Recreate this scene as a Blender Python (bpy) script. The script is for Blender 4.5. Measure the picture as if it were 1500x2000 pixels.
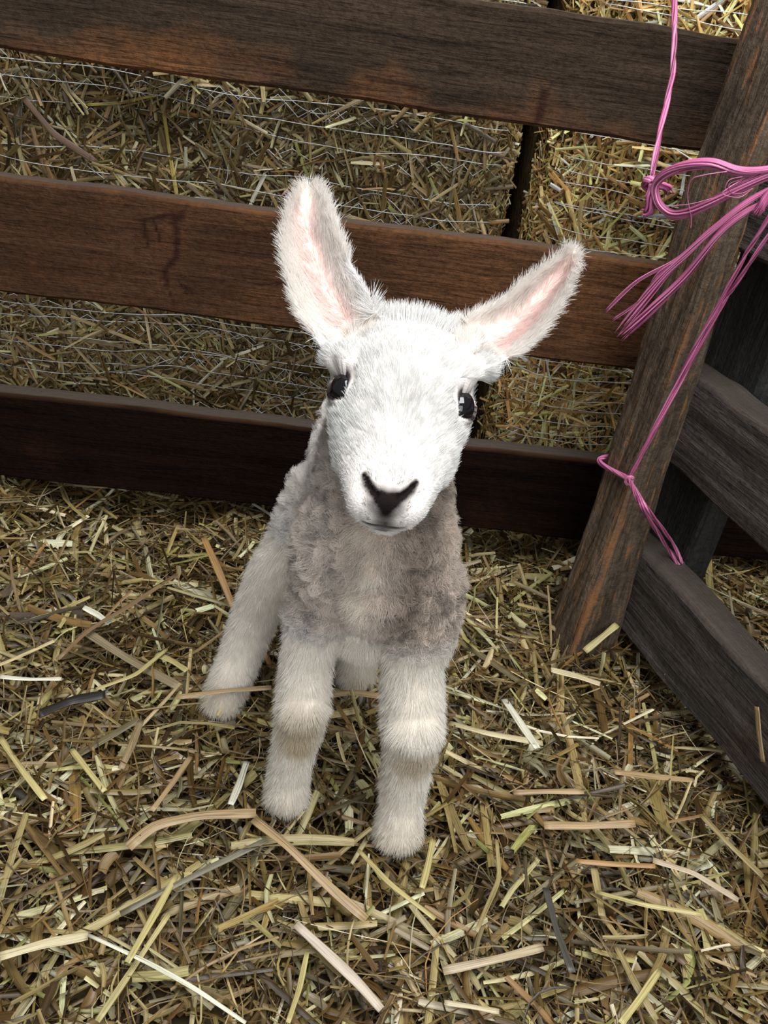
import bpy, bmesh, math
import numpy as np
from mathutils import Vector

for o in list(bpy.data.objects):
    bpy.data.objects.remove(o)
SC = bpy.context.scene
COL = SC.collection
rng = np.random.default_rng(7)
V3 = lambda *a: np.array(a, dtype=float)


def unit(v):
    v = np.asarray(v, float)
    return v / np.linalg.norm(v)


# ------------------------------------------------------------------ camera
FPX, CX, CY = 1729.0, 750.0, 1000.0
CAM = V3(0, 0, 0.58)
PITCH, YAW, ROLL = map(math.radians, (33.0, 5.0, 9.1))
FW = V3(math.sin(YAW) * math.cos(PITCH), math.cos(YAW) * math.cos(PITCH), -math.sin(PITCH))
_r = V3(math.cos(YAW), -math.sin(YAW), 0)
_u = np.cross(_r, FW)
RT = math.cos(ROLL) * _r + math.sin(ROLL) * _u
UP = -math.sin(ROLL) * _r + math.cos(ROLL) * _u

cam_d = bpy.data.cameras.new('camera')
cam_d.sensor_fit = 'VERTICAL'
cam_d.sensor_height = 36.0
cam_d.lens = FPX / 2000.0 * 36.0
cam_d.clip_start = 0.01
cam = bpy.data.objects.new('camera', cam_d)
COL.objects.link(cam)
from mathutils import Matrix
cam.matrix_world = Matrix(((RT[0], UP[0], -FW[0], CAM[0]), (RT[1], UP[1], -FW[1], CAM[1]),
                           (RT[2], UP[2], -FW[2], CAM[2]), (0, 0, 0, 1)))
SC.camera = cam

# ------------------------------------------------------------------ light
world = bpy.data.worlds.new('barn_daylight')
SC.world = world
world.use_nodes = True
bg = world.node_tree.nodes['Background']
bg.inputs[0].default_value = (0.90, 0.95, 1.0, 1)
bg.inputs[1].default_value = 0.20


def area_light(name, loc, target, size, power, color):
    d = bpy.data.lights.new(name, 'AREA')
    d.shape = 'RECTANGLE'
    d.size, d.size_y = size
    d.energy = power
    d.color = color
    o = bpy.data.objects.new(name, d)
    COL.objects.link(o)
    o.location = loc
    o.rotation_euler = (Vector(target) - Vector(loc)).to_track_quat('-Z', 'Y').to_euler()
    return o


area_light('skylight', (0.25, 0.05, 1.95), (0.1, 0.6, 0.1), (1.2, 1.2), 60, (0.98, 0.99, 1.0))
area_light('doorway_daylight', (0.35, -1.9, 1.25), (0.05, 0.6, 0.2), (1.6, 1.6), 36, (0.92, 0.97, 1.0))

SC.view_settings.view_transform = 'Standard'
SC.view_settings.look = 'None'
SC.view_settings.gamma = 1
SC.view_settings.use_curve_mapping = False
SC.view_settings.exposure = 0.0
SC.cycles.max_bounces = 8
SC.cycles.diffuse_bounces = 5


# ------------------------------------------------------------------ placing helpers
def ray(x, y):
    return RT * (x - CX) / FPX - UP * (y - CY) / FPX + FW


def at_z(x, y, z):
    d = ray(x, y)
    return CAM + d * (z - CAM[2]) / d[2]


def at_y(x, y, Y):
    d = ray(x, y)
    return CAM + d * Y / d[1]


def at_d(x, y, t):
    return CAM + ray(x, y) * t


def at_plane(x, y, o, n):
    d = ray(x, y)
    return CAM + d * (np.dot(np.asarray(o) - CAM, n) / np.dot(d, n))


def proj(P):
    v = np.asarray(P) - CAM
    z = v @ FW
    return CX + FPX * (v @ RT) / z, CY - FPX * (v @ UP) / z


# ------------------------------------------------------------------ object helpers
def tag(o, label=None, cat=None, group=None, kind=None):
    if label: o['label'] = label
    if cat: o['category'] = cat
    if group: o['group'] = group
    if kind: o['kind'] = kind
    return o


def empty(name, loc, label=None, cat=None, group=None):
    o = bpy.data.objects.new(name, None)
    COL.objects.link(o)
    o.location = loc
    o.empty_display_size = 0.02
    return tag(o, label, cat, group)


def mesh_obj(name, verts, faces, mat, parent=None, smooth=True, attrs=None):
    """attrs: {name: (kind, per-vertex array)}; world coordinates in, parent offset handled."""
    verts = np.asarray(verts, float)
    if parent is not None:
        loc = np.array(parent.location)
    else:
        loc = verts.mean(0)
        loc[2] = verts[:, 2].min()
    me = bpy.data.meshes.new(name)
    me.from_pydata((verts - loc).tolist() if not isinstance(faces, np.ndarray) else [], [], faces if not isinstance(faces, np.ndarray) else [])
    if isinstance(faces, np.ndarray):
        nf, k = faces.shape
        me.vertices.add(len(verts))
        me.vertices.foreach_set('co', (verts - loc).astype(np.float32).ravel())
        me.loops.add(nf * k)
        me.loops.foreach_set('vertex_index', faces.astype(np.int32).ravel())
        me.polygons.add(nf)
        me.polygons.foreach_set('loop_start', np.arange(0, nf * k, k, dtype=np.int32))
        me.update(calc_edges=True)
        me.validate()
    if attrs:
        for an, (kind, arr) in attrs.items():
            at = me.attributes.new(an, kind, 'POINT')
            arr = np.asarray(arr, np.float32)
            if kind == 'FLOAT_COLOR':
                if arr.shape[1] == 3:
                    arr = np.concatenate([arr, np.ones((len(arr), 1), np.float32)], 1)
                at.data.foreach_set('color', arr.ravel())
            elif kind == 'FLOAT_VECTOR':
                at.data.foreach_set('vector', arr.ravel())
            else:
                at.data.foreach_set('value', arr.ravel())
    if smooth:
        me.polygons.foreach_set('use_smooth', np.ones(len(me.polygons), bool))
    me.materials.append(mat)
    me.update()
    o = bpy.data.objects.new(name, me)
    COL.objects.link(o)
    if parent is not None:
        o.parent = parent
    else:
        o.location = loc
    return o


# ------------------------------------------------------------------ numeric noise
def _hash(ix, iy, iz, seed):
    h = (ix.astype(np.int64) * 374761393 + iy.astype(np.int64) * 668265263 + iz.astype(np.int64) * 1274126177 + seed * 974711) & 0x7fffffff
    h = ((h ^ (h >> 13)) * 1103515245) & 0x7fffffff
    h = ((h ^ (h >> 15)) * 12345677) & 0x7fffffff
    return ((h ^ (h >> 11)) & 0xffffff) / float(0xffffff)


def noise3(p, scale=1.0, seed=0):
    p = np.asarray(p, float) * scale
    i = np.floor(p).astype(int)
    f = p - i
    f = f * f * (3 - 2 * f)
    r = 0
    for dx in (0, 1):
        for dy in (0, 1):
            for dz in (0, 1):
                w = (f[..., 0] if dx else 1 - f[..., 0]) * (f[..., 1] if dy else 1 - f[..., 1]) * (f[..., 2] if dz else 1 - f[..., 2])
                r = r + w * _hash(i[..., 0] + dx, i[..., 1] + dy, i[..., 2] + dz, seed)
    return r * 2 - 1


def fbm(p, scale, oct=3, seed=0):
    r, a = 0, 1
    for k in range(oct):
        r = r + a * noise3(p, scale * 2 ** k, seed + k)
        a *= 0.5
    return r


# ------------------------------------------------------------------ materials
class NT:
    def __init__(self, name):
        self.m = bpy.data.materials.new(name)
        self.m.use_nodes = True
        self.t = self.m.node_tree
        self.t.nodes.clear()

    def n(self, kind, **kw):
        nd = self.t.nodes.new(kind)
        for k, v in kw.items():
            if k.startswith('i_'):
                key = k[2:]
                key = int(key) if key.isdigit() else key.replace('_', ' ')
                if hasattr(v, 'is_linked'):
                    self.t.links.new(v, nd.inputs[key])
                else:
                    nd.inputs[key].default_value = v
            else:
                setattr(nd, k, v)
        return nd

    def link(self, a, b):
        self.t.links.new(a, b)

    def ramp(self, fac, stops):
        r = self.n('ShaderNodeValToRGB')
        self.link(fac, r.inputs[0])
        e = r.color_ramp.elements
        while len(e) > 1: e.remove(e[-1])
        e[0].position, e[0].color = stops[0][0], (*stops[0][1], 1)
        for p, c in stops[1:]:
            q = e.new(p); q.color = (*c, 1)
        return r.outputs[0]

    def mix(self, fac, a, b, mode='MIX'):
        m = self.n('ShaderNodeMix', data_type='RGBA', blend_type=mode)
        for v, i in ((fac, 0), (a, 6), (b, 7)):
            if hasattr(v, 'is_linked'): self.link(v, m.inputs[i])
            elif i == 0: m.inputs[0].default_value = v
            else: m.inputs[i].default_value = (*v, 1)
        return m.outputs[2]

    def out(self, shader):
        o = self.n('ShaderNodeOutputMaterial')
        self.link(shader, o.inputs[0])
        return self.m


def wood(name, dark, mid, warm, warm_amt=0.5, edge=0.0, axis='X', ridge=1.0, rough=0.75, grain=0.6, spec=0.2):
    """Old sawn timber: grain along local axis; 'edge' vertex attribute shows bared wood, 'stain' darkens."""
    t = NT(name)
    tc = t.n('ShaderNodeTexCoord')
    mp = t.n('ShaderNodeMapping')
    t.link(tc.outputs['Object'], mp.inputs[0])
    s = {'X': (3.5, 60, 60), 'Z': (60, 60, 3.5)}[axis]
    mp.inputs['Scale'].default_value = s
    n1 = t.n('ShaderNodeTexNoise', i_Scale=1.0, i_Detail=8.0, i_Roughness=0.65, i_Distortion=0.6)
    t.link(mp.outputs[0], n1.inputs['Vector'])
    mp2 = t.n('ShaderNodeMapping')
    t.link(tc.outputs['Object'], mp2.inputs[0])
    mp2.inputs['Scale'].default_value = {'X': (25, 330, 330), 'Z': (330, 330, 25)}[axis]
    n2 = t.n('ShaderNodeTexNoise', i_Scale=1.0, i_Detail=5.0, i_Roughness=0.6, i_Distortion=0.8)
    t.link(mp2.outputs[0], n2.inputs['Vector'])
    n3 = t.n('ShaderNodeTexNoise', i_Scale=9.0, i_Detail=6.0, i_Roughness=0.62, i_Distortion=0.3)
    t.link(tc.outputs['Object'], n3.inputs['Vector'])
    n4 = t.n('ShaderNodeTexNoise', i_Scale=170.0, i_Detail=4.0, i_Roughness=0.7)
    t.link(tc.outputs['Object'], n4.inputs['Vector'])
    base = t.ramp(n1.outputs[0], [(0.30, dark), (0.62, mid)])
    at_e = t.n('ShaderNodeAttribute', attribute_name='edge')
    wf = t.n('ShaderNodeMath', operation='ADD', i_0=n3.outputs[0], i_1=warm_amt - 0.5)
    wf2 = t.n('ShaderNodeMath', operation='ADD', i_0=wf.outputs[0], i_1=at_e.outputs['Fac'])
    wr = t.n('ShaderNodeMapRange', i_1=0.45, i_2=0.75)
    t.link(wf2.outputs[0], wr.inputs[0])
    warm2 = t.ramp(n2.outputs[0], [(0.25, tuple(c * 0.45 for c in warm)), (0.7, warm)])
    c = t.mix(wr.outputs[0], base, warm2)
    g = t.ramp(n2.outputs[0], [(0.34, (0.25, 0.23, 0.22)), (0.5, (1, 1, 1))])
    c = t.mix(grain, c, g, 'MULTIPLY')
    g2 = t.ramp(n4.outputs[0], [(0.35, (0.35, 0.32, 0.3)), (0.55, (1, 1, 1))])
    c = t.mix(0.55, c, g2, 'MULTIPLY')
    at_s = t.n('ShaderNodeAttribute', attribute_name='stain')
    c = t.mix(at_s.outputs['Fac'], c, (0.018, 0.006, 0.004))
    at_g = t.n('ShaderNodeAttribute', attribute_name='worn')
    c = t.mix(at_g.outputs['Fac'], c, (0.22, 0.10, 0.04))
    at_d_ = t.n('ShaderNodeAttribute', attribute_name='dust')
    c = t.mix(at_d_.outputs['Fac'], c, (0.10, 0.080, 0.064))
    hh = t.n('ShaderNodeMath', operation='MULTIPLY_ADD', i_0=n2.outputs[0], i_1=ridge, i_2=n4.outputs[0])
    b = t.n('ShaderNodeBump', i_Strength=0.55, i_Distance=0.004, i_Height=hh.outputs[0])
    p = t.n('ShaderNodeBsdfPrincipled', i_Base_Color=c, i_Roughness=rough, i_Normal=b.outputs[0])
    p.inputs['Specular IOR Level'].default_value = spec
    return t.out(p.outputs[0])


def straw_material(name):
    t = NT(name)
    col = t.n('ShaderNodeAttribute', attribute_name='col')
    st = t.n('ShaderNodeAttribute', attribute_name='st')
    n1 = t.n('ShaderNodeTexNoise', i_Scale=1.0, i_Detail=4.0, i_Roughness=0.6)
    t.link(st.outputs['Vector'], n1.inputs['Vector'])
    k = t.ramp(n1.outputs[0], [(0.30, (0.26, 0.21, 0.15)), (0.46, (0.80, 0.78, 0.74)), (0.56, (1, 1, 1)), (0.72, (1.25, 1.24, 1.2))])
    c = t.mix(0.85, col.outputs['Color'], k, 'MULTIPLY')
    b = t.n('ShaderNodeBump', i_Strength=0.35, i_Distance=0.0008, i_Height=n1.outputs[0])
    p = t.n('ShaderNodeBsdfPrincipled', i_Base_Color=c, i_Roughness=0.38, i_Normal=b.outputs[0])
    p.inputs['Specular IOR Level'].default_value = 0.45
    tr = t.n('ShaderNodeBsdfTranslucent', i_Color=c)
    m = t.n('ShaderNodeMixShader', i_Fac=0.15)
    t.link(p.outputs[0], m.inputs[1]); t.link(tr.outputs[0], m.inputs[2])
    return t.out(m.outputs[0])


def simple(name, color, rough=0.6, spec=0.5, noise=None, bump=0.0):
    t = NT(name)
    c = color
    p = t.n('ShaderNodeBsdfPrincipled', i_Roughness=rough)
    p.inputs['Specular IOR Level'].default_value = spec
    p.inputs['Base Color'].default_value = (*color, 1)
    if noise:
        tc = t.n('ShaderNodeTexCoord')
        n1 = t.n('ShaderNodeTexNoise', i_Scale=noise, i_Detail=5.0, i_Roughness=0.6)
        t.link(tc.outputs['Object'], n1.inputs['Vector'])
        r = t.ramp(n1.outputs[0], [(0.3, tuple(x * 0.5 for x in color)), (0.7, tuple(min(1, x * 1.35) for x in color))])
        t.link(r, p.inputs['Base Color'])
        if bump:
            b = t.n('ShaderNodeBump', i_Strength=bump, i_Distance=0.004, i_Height=n1.outputs[0])
            t.link(b.outputs[0], p.inputs['Normal'])
    return t.out(p.outputs[0])


def vcol_material(name, rough=0.7, spec=0.3, bump_scale=None, sss=0.0):
    t = NT(name)
    col = t.n('ShaderNodeAttribute', attribute_name='col')
    p = t.n('ShaderNodeBsdfPrincipled', i_Base_Color=col.outputs['Color'], i_Roughness=rough)
    p.inputs['Specular IOR Level'].default_value = spec
    if sss:
        p.inputs['Subsurface Weight'].default_value = sss
        p.inputs['Subsurface Radius'].default_value = (0.006, 0.003, 0.002)
        p.inputs['Subsurface Scale'].default_value = 1.0
    if bump_scale:
        tc = t.n('ShaderNodeTexCoord')
        n1 = t.n('ShaderNodeTexNoise', i_Scale=bump_scale, i_Detail=4.0)
        t.link(tc.outputs['Object'], n1.inputs['Vector'])
        b = t.n('ShaderNodeBump', i_Strength=0.4, i_Distance=0.001, i_Height=n1.outputs[0])
        t.link(b.outputs[0], p.inputs['Normal'])
    return t.out(p.outputs[0])


def fur_material():
    t = NT('lamb_wool')
    col = t.n('ShaderNodeAttribute', attribute_name='col')
    d = t.n('ShaderNodeBsdfPrincipled', i_Base_Color=col.outputs['Color'], i_Roughness=0.75)
    d.inputs['Specular IOR Level'].default_value = 0.15
    tr = t.n('ShaderNodeBsdfTranslucent', i_Color=col.outputs['Color'])
    m = t.n('ShaderNodeMixShader', i_Fac=0.42)
    t.link(d.outputs[0], m.inputs[1]); t.link(tr.outputs[0], m.inputs[2])
    return t.out(m.outputs[0])


M_STRAW = straw_material('straw')
M_SOIL = simple('trodden_bedding', (0.05, 0.035, 0.018), 0.95, 0.1, 60, 0.6)
M_BALE = simple('packed_straw', (0.10, 0.07, 0.03), 0.95, 0.1, 90, 0.7)
M_NET = simple('net_wrap_thread', (0.62, 0.63, 0.62), 0.45, 0.5)
M_FUR = fur_material()
M_SKIN = vcol_material('lamb_skin', 0.7, 0.03, 900, 0.0)
M_EYE = simple('eye_black', (0.006, 0.005, 0.006), 0.05, 0.6)
M_HOOF = simple('hoof_horn', (0.30, 0.265, 0.21), 0.6, 0.4, 120, 0.3)
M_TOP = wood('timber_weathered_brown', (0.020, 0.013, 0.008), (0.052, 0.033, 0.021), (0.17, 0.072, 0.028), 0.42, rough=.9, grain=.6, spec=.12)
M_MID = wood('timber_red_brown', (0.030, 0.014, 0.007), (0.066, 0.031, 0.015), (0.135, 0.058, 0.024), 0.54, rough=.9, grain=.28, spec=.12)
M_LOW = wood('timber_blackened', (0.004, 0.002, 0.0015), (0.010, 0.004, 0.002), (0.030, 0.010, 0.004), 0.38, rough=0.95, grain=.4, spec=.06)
M_POST = wood('timber_grey_brown', (0.040, 0.028, 0.018), (0.13, 0.092, 0.062), (0.22, 0.12, 0.06), 0.36, axis='Z', ridge=1.6)
M_SIDE = wood('timber_dark_grey', (0.026, 0.021, 0.018), (0.085, 0.070, 0.060), (0.11, 0.065, 0.04), 0.34, ridge=2.2)
M_BACKUP = wood('timber_black_grey', (0.018, 0.017, 0.016), (0.045, 0.043, 0.040), (0.05, 0.04, 0.03), 0.3, axis='Z')


# ------------------------------------------------------------------ floor
def floor_h(x, y):
    p = np.stack([x, y, np.zeros_like(x)], -1)
    return 0.020 * fbm(p, 5.0, 2, 3) + 0.008 * fbm(p, 17.0, 2, 9) - 0.004


gx, gy = np.meshgrid(np.linspace(-2.2, 2.6, 241), np.linspace(-0.6, 1.66, 115))
gz = floor_h(gx, gy) - 0.026
vs = np.stack([gx.ravel(), gy.ravel(), gz.ravel()], 1)
nx = gx.shape[1]
idx = np.arange(len(vs)).reshape(gx.shape)
fs = np.stack([idx[:-1, :-1].ravel(), idx[:-1, 1:].ravel(), idx[1:, 1:].ravel(), idx[1:, :-1].ravel()], 1)
fl = mesh_obj('floor', vs, fs, M_SOIL)
tag(fl, kind='structure')


wv = [(-2.2, 1.62, -.05), (2.6, 1.62, -.05), (2.6, 1.62, 2.3), (-2.2, 1.62, 2.3), (-2.2, 1.70, -.05), (2.6, 1.70, -.05), (2.6, 1.70, 2.3), (-2.2, 1.70, 2.3)]
wf = [(0, 1, 2, 3), (5, 4, 7, 6), (1, 5, 6, 2), (4, 0, 3, 7), (3, 2, 6, 7), (4, 5, 1, 0)]
tag(mesh_obj('wall_back', wv, wf, wood('barn_boards', (.02, .015, .011), (.06, .045, .032), (.09, .06, .04), .3), None, False), kind='structure')

# ------------------------------------------------------------------ straw
PAL = np.array([(0.055, 0.033, 0.013), (0.11, 0.065, 0.022), (0.18, 0.115, 0.042), (0.25, 0.175, 0.068), (0.32, 0.245, 0.105),
                (0.42, 0.345, 0.165), (0.56, 0.50, 0.29), (.24, .20, .125), (.13, .105, .062), (.30, .175, .065), (0.68, 0.64, 0.47), (0.36, 0.34, 0.13)])
PW_FLOOR = np.array([.12, .15, .16, .13, .10, .08, .05, .07, .06, .03, .025, .04]); PW_FLOOR /= PW_FLOOR.sum()
PW_FINE = np.array([.22, .22, .18, .12, .07, .05, .03, .05, .03, .02, .01, .0]); PW_FINE /= PW_FINE.sum()
PW_TOP = np.array([.04, .09, .14, .15, .14, .13, .09, .05, .03, .05, .06, .03]); PW_TOP /= PW_TOP.sum()
PW_BALE = np.array([.09, .15, .20, .19, .14, .08, .03, .04, .02, .05, .01, .03]); PW_BALE /= PW_BALE.sum()
PW_BALE2 = np.array([.03, .08, .15, .22, .22, .16, .06, .00, .00, .05, .02, .06]); PW_BALE2 /= PW_BALE2.sum()


def straws(pos, dr, nrm, L, W, col, bend=0.25, kink=0.3, arch=0.35, segs=3):
    """Many thin arched strips. pos centre, dr direction, nrm facing normal, all (n,3)."""
    n = len(pos)
    dr = dr / np.linalg.norm(dr, axis=1, keepdims=True)
    sd = np.cross(nrm, dr); sd /= np.linalg.norm(sd, axis=1, keepdims=True) + 1e-9
    nr = np.cross(dr, sd)
    t = np.linspace(-0.5, 0.5, segs + 1)
    b1 = rng.normal(0, bend, n); b2 = rng.normal(0, bend * 0.5, n)
    kk = (rng.random(n) < kink) * rng.normal(0, 0.5, n); kp = rng.uniform(-0.3, 0.3, n)
    C = pos[:, None] + dr[:, None] * (t[None, :, None] * L[:, None, None])
    off_s = (b1[:, None] * (t ** 2 - 0.08) + kk[:, None] * np.maximum(0, t[None] - kp[:, None])) * L[:, None]
    off_n = (b2[:, None] * (t ** 2 - 0.08)) * L[:, None]
    C = C + sd[:, None] * off_s[..., None] + nr[:, None] * off_n[..., None]
    tw = rng.normal(0, 0.5, n)[:, None] + rng.normal(0, 0.5, n)[:, None] * t[None]
    ct, s_ = np.cos(tw)[..., None], np.sin(tw)[..., None]
    S = sd[:, None] * ct + nr[:, None] * s_
    N = -sd[:, None] * s_ + nr[:, None] * ct
    taper = 1 - 0.35 * np.abs(t * 2) ** 3 * rng.random(n)[:, None]
    w = (W[:, None] * taper * 0.5)[..., None]
    a = (arch * W[:, None] * rng.uniform(0.4, 1.2, n)[:, None])[..., None] * np.ones_like(w)
    P = np.stack([C - S * w - N * a * 0.5, C + N * a * 0.5, C + S * w - N * a * 0.5], 2)      # n, rings, 3, 3
    R = segs + 1
    base = (np.arange(n) * R * 3)[:, None, None]
    q = []
    for r in range(segs):
        for k in range(2):
            q.append(np.array([r * 3 + k, r * 3 + k + 1, (r + 1) * 3 + k + 1, (r + 1) * 3 + k]))
    F = (base + np.array(q)[None]).reshape(-1, 4)
    colv = np.repeat(col, R * 3, 0)
    st = np.empty((n, R, 3, 3))
    st[..., 0] = (np.array([-1, 0, 1])[None, None] * W[:, None, None] * 700)
    st[..., 1] = t[None, :, None] * L[:, None, None] * 45
    st[..., 2] = (np.arange(n) * 3.77)[:, None, None]
    return P.reshape(-1, 3), F, colv, st.reshape(-1, 3)


def straw_obj(name, chunks, parent=None):
    vs, fs, cs, ss = [], [], [], []
    o = 0
    for v, f, c, s in chunks:
        vs.append(v); fs.append(f + o); cs.append(c); ss.append(s); o += len(v)
    return mesh_obj(name, np.concatenate(vs), np.concatenate(fs), M_STRAW, parent, True,
                    {'col': ('FLOAT_COLOR', np.concatenate(cs)), 'st': ('FLOAT_VECTOR', np.concatenate(ss))})


def pick(n, pw):
    c = PAL[rng.choice(len(PAL), n, p=pw)]
    return np.clip(c * rng.uniform(0.75, 1.25, (n, 1)) * rng.uniform(0.94, 1.06, (n, 3)), 0, 0.9)


def floor_chunk(n, lr, wr, zr, tilt, x0=-0.70, x1=0.95, y0=0.12, y1=1.0, segs=3, pw=PW_FLOOR, bend=0.09, kink=0.16):
    x = rng.uniform(x0, x1, n); y = rng.uniform(y0, y1, n)
    z = floor_h(x, y) + rng.uniform(zr[0], zr[1], n)
    th = rng.uniform(0, 2 * np.pi, n)
    el = rng.normal(0, tilt, n)
    d = np.stack([np.cos(th) * np.cos(el), np.sin(th) * np.cos(el), np.sin(el)], 1)
    nrm = np.stack([rng.normal(0, .35, n), rng.normal(0, .35, n), np.ones(n)], 1)
    L = rng.uniform(*lr, n) * rng.uniform(0.6, 1.0, n); W = rng.uniform(*wr, n)
    return straws(np.stack([x, y, z], 1), d, nrm, L, W, pick(n, pw) * np.array([.96, .95, .86]), bend=bend, segs=segs, kink=kink)


ch = [floor_chunk(10800, (.02, .09), (.0012, .0036), (-.028, -.006), .24),
      floor_chunk(7200, (.02, .07), (.003, .0060), (-.026, -.005), .22),
      floor_chunk(11400, (.02, .10), (.0005, .0016), (-.012, .008), .30, segs=5, bend=0.5, kink=.4, pw=PW_FINE),
      floor_chunk(6300, (.03, .10), (.0018, .0042), (-.014, .006), .28, segs=3),
      floor_chunk(2400, (.04, .12), (.0038, .0064), (-.012, .006), .20, segs=4, pw=PW_TOP),
      floor_chunk(330, (.05, .13), (.006, .0088), (-.006, .005), .10, segs=5, pw=PW_TOP),
      floor_chunk(3600, (.008, .038), (.0028, .0085), (-.012, .007), .5, segs=3, bend=.5, kink=.3),
      floor_chunk(650, (.04, .10), (.0012, .0038), (.004, .016), .6, segs=3, y0=.45)]
tag(straw_obj('straw_bedding', ch), 'loose chopped golden straw bedding covering the pen floor', 'straw', kind='stuff')


# ------------------------------------------------------------------ timber
def plank(name, o, ax, up, thick, L0, L1, h, t, mat, parent, nl=None, edge_fn=None, seed=0, wob=0.0015, stain_fn=None, chamfer=0.003, worn_fn=None, hres=0.0035, lres=0.004):
    """Board along ax from L0..L1, height h along up starting at o, thickness t along thick. Grid surface, rounded corners, rough."""
    ax, up, thick = unit(ax), unit(up), unit(thick)
    nl = nl or int((L1 - L0) / lres)
    # profile points (u: up, w: thick) round a rounded rectangle
    pts = []
    nh, nt = max(8, int(h / hres)), max(4, int(t / 0.005))
    c = chamfer
    for k in range(nh + 1): pts.append((c + (h - 2 * c) * k / nh, 0, ))
    for k in range(nt + 1): pts.append((h, c + (t - 2 * c) * k / nt))
    for k in range(nh + 1): pts.append((h - c - (h - 2 * c) * k / nh, t))
    for k in range(nt + 1): pts.append((0, t - c - (t - 2 * c) * k / nt))
    pts = np.array(pts)
    m = len(pts)
    s = np.linspace(L0, L1, nl + 1)
    Sg, U = np.meshgrid(s, pts[:, 0], indexing='ij')
    _, Wd = np.meshgrid(s, pts[:, 1], indexing='ij')
    loc3 = np.stack([Sg, U, Wd], -1)
    # uneven sawn edges
    e1 = wob * fbm(np.stack([Sg, 0 * U + 7.7, 0 * U], -1), 14, 3, seed)
    e2 = wob * fbm(np.stack([Sg, 0 * U + 1.3, 0 * U], -1), 14, 3, seed + 5)
    Ue = U + np.where(U > h / 2, e1, e2)
    rough_ = wob * 0.5 * fbm(loc3 * np.array([6, 60, 60]), 1.0, 3, seed + 9)
    We = Wd + np.where(Wd > t / 2, -1, 1) * rough_
    P = np.asarray(o) + Sg[..., None] * ax + Ue[..., None] * up + We[..., None] * thick
    i = np.arange((nl + 1) * m).reshape(nl + 1, m)
    j = np.roll(i, -1, 1)
    F = np.stack([i[:-1].ravel(), j[:-1].ravel(), j[1:].ravel(), i[1:].ravel()], 1)
    vs = P.reshape(-1, 3)
    c0 = len(vs)
    caps = []
    vs = np.concatenate([vs, P[0].mean(0)[None], P[-1].mean(0)[None]])
    for k in range(m):
        caps.append((i[0, (k + 1) % m], i[0, k], c0, c0))
        caps.append((i[-1, k], i[-1, (k + 1) % m], c0 + 1, c0 + 1))
    F = [tuple(f) for f in F.tolist()] + [(int(a), int(b), int(cc)) for a, b, cc, _ in caps]
    if np.dot(np.cross(ax, up), thick) > 0:
        F = [f[::-1] for f in F]
    ed = np.zeros((nl + 1, m)); stn = np.zeros((nl + 1, m)); wn = np.zeros((nl + 1, m))
    if edge_fn: ed = edge_fn(Sg, U / h, Wd / t)
    if stain_fn: stn = stain_fn(Sg, U, Wd)
    if worn_fn: wn = worn_fn(Sg, U, Wd)
    fin = lambda a: np.concatenate([a.reshape(-1), [0, 0]])
    # local frame for the wood shader: keep object axes aligned with the board
    du = 0.62 * ((U > h - .0005) & (Wd > .0032)) * (np.abs(up[2]) > .9)
    ob = mesh_obj(name, vs, F, mat, parent, False, {'dust': ('FLOAT', fin(du * np.ones_like(Sg))), 'edge': ('FLOAT', fin(ed)), 'stain': ('FLOAT', fin(stn)), 'worn': ('FLOAT', fin(wn))})
    return ob


def seg_dist(px, py, line):
    d = np.full(px.shape, 9.0)
    for (x0, y0, w0), (x1, y1, w1) in zip(line[:-1], line[1:]):
        vx, vy = x1 - x0, y1 - y0
        k = np.clip(((px - x0) * vx + (py - y0) * vy) / (vx * vx + vy * vy + 1e-12), 0, 1)
        d = np.minimum(d, np.hypot(px - x0 - k * vx, py - y0 - k * vy) / (w0 + k * (w1 - w0)))
    return d


YF = 0.83
hurdle = empty('wooden_hurdle', (0.0, YF, 0.0), 'wooden sheep hurdle of three stained brown rails standing behind the lamb', 'fence')
band = lambda U, a, b: np.clip((U - a) / (b - a), 0, 1)


def top_edge(S, U, W):
    low = np.clip(1 - U / 0.42, 0, 1) * 0.42 * (0.6 + 0.6 * noise3(np.stack([S * 9, U * 0, U * 0], -1), 1, 4))
    return low - 0.12 * band(U, .3, .6)


def mid_edge(S, U, W):
    return 0.10 * np.clip((S - 0.0) / 0.3, -1, 1) + 0.10 * band(U, .75, 1.0)


def arris(S, U, h):
    return np.clip(1 - np.abs(U - h + 0.0010) / 0.0013, 0, 1) * np.clip(0.75 + 0.5 * noise3(np.stack([S * 30, U * 0, U * 0], -1), 1, 8), 0, 1)


def p2(x, y):                     # photo point on the front face of the back hurdle -> (x, z)
    q = at_y(x, y, YF)
    return q[0], q[2]


crack = [[(*p2(275, 430), .0012), (*p2(300, 425), .0016), (*p2(338, 418), .0030), (*p2(345, 455), .0028), (*p2(345, 500), .0026), (*p2(322, 530), .0028), (*p2(325, 560), .0016), (*p2(340, 588), .0008)],
         [(*p2(280, 430), .0016), (*p2(283, 460), .0020), (*p2(290, 480), .0008)], [(*p2(300, 425), .0016), (*p2(312, 470), .0010)],
         [(*p2(355, 420), .004), (*p2(340, 430), .003)], [(*p2(500, 552), .0012), (*p2(545, 552), .0014)], [(*p2(355, 555), .002), (*p2(375, 570), .003)]]
knots = [[(*p2(803, 172), .0025), (*p2(806, 176), .003)], [(*p2(1062, 180), .003), (*p2(1058, 215), .005), (*p2(1052, 235), .003)]]


def stain_of(lines, z0):
    def f(S, U, W):
        d = np.full(S.shape, 9.0)
        jx = 0.0012 * noise3(np.stack([S * 300, U * 300, U * 0], -1), 1, 2)
        for l in lines:
            d = np.minimum(d, seg_dist(S + jx, U + z0 + jx, l))
        return np.clip(1.5 - d, 0, 1) * 0.85 * (W < 0.008)
    return f


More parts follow.
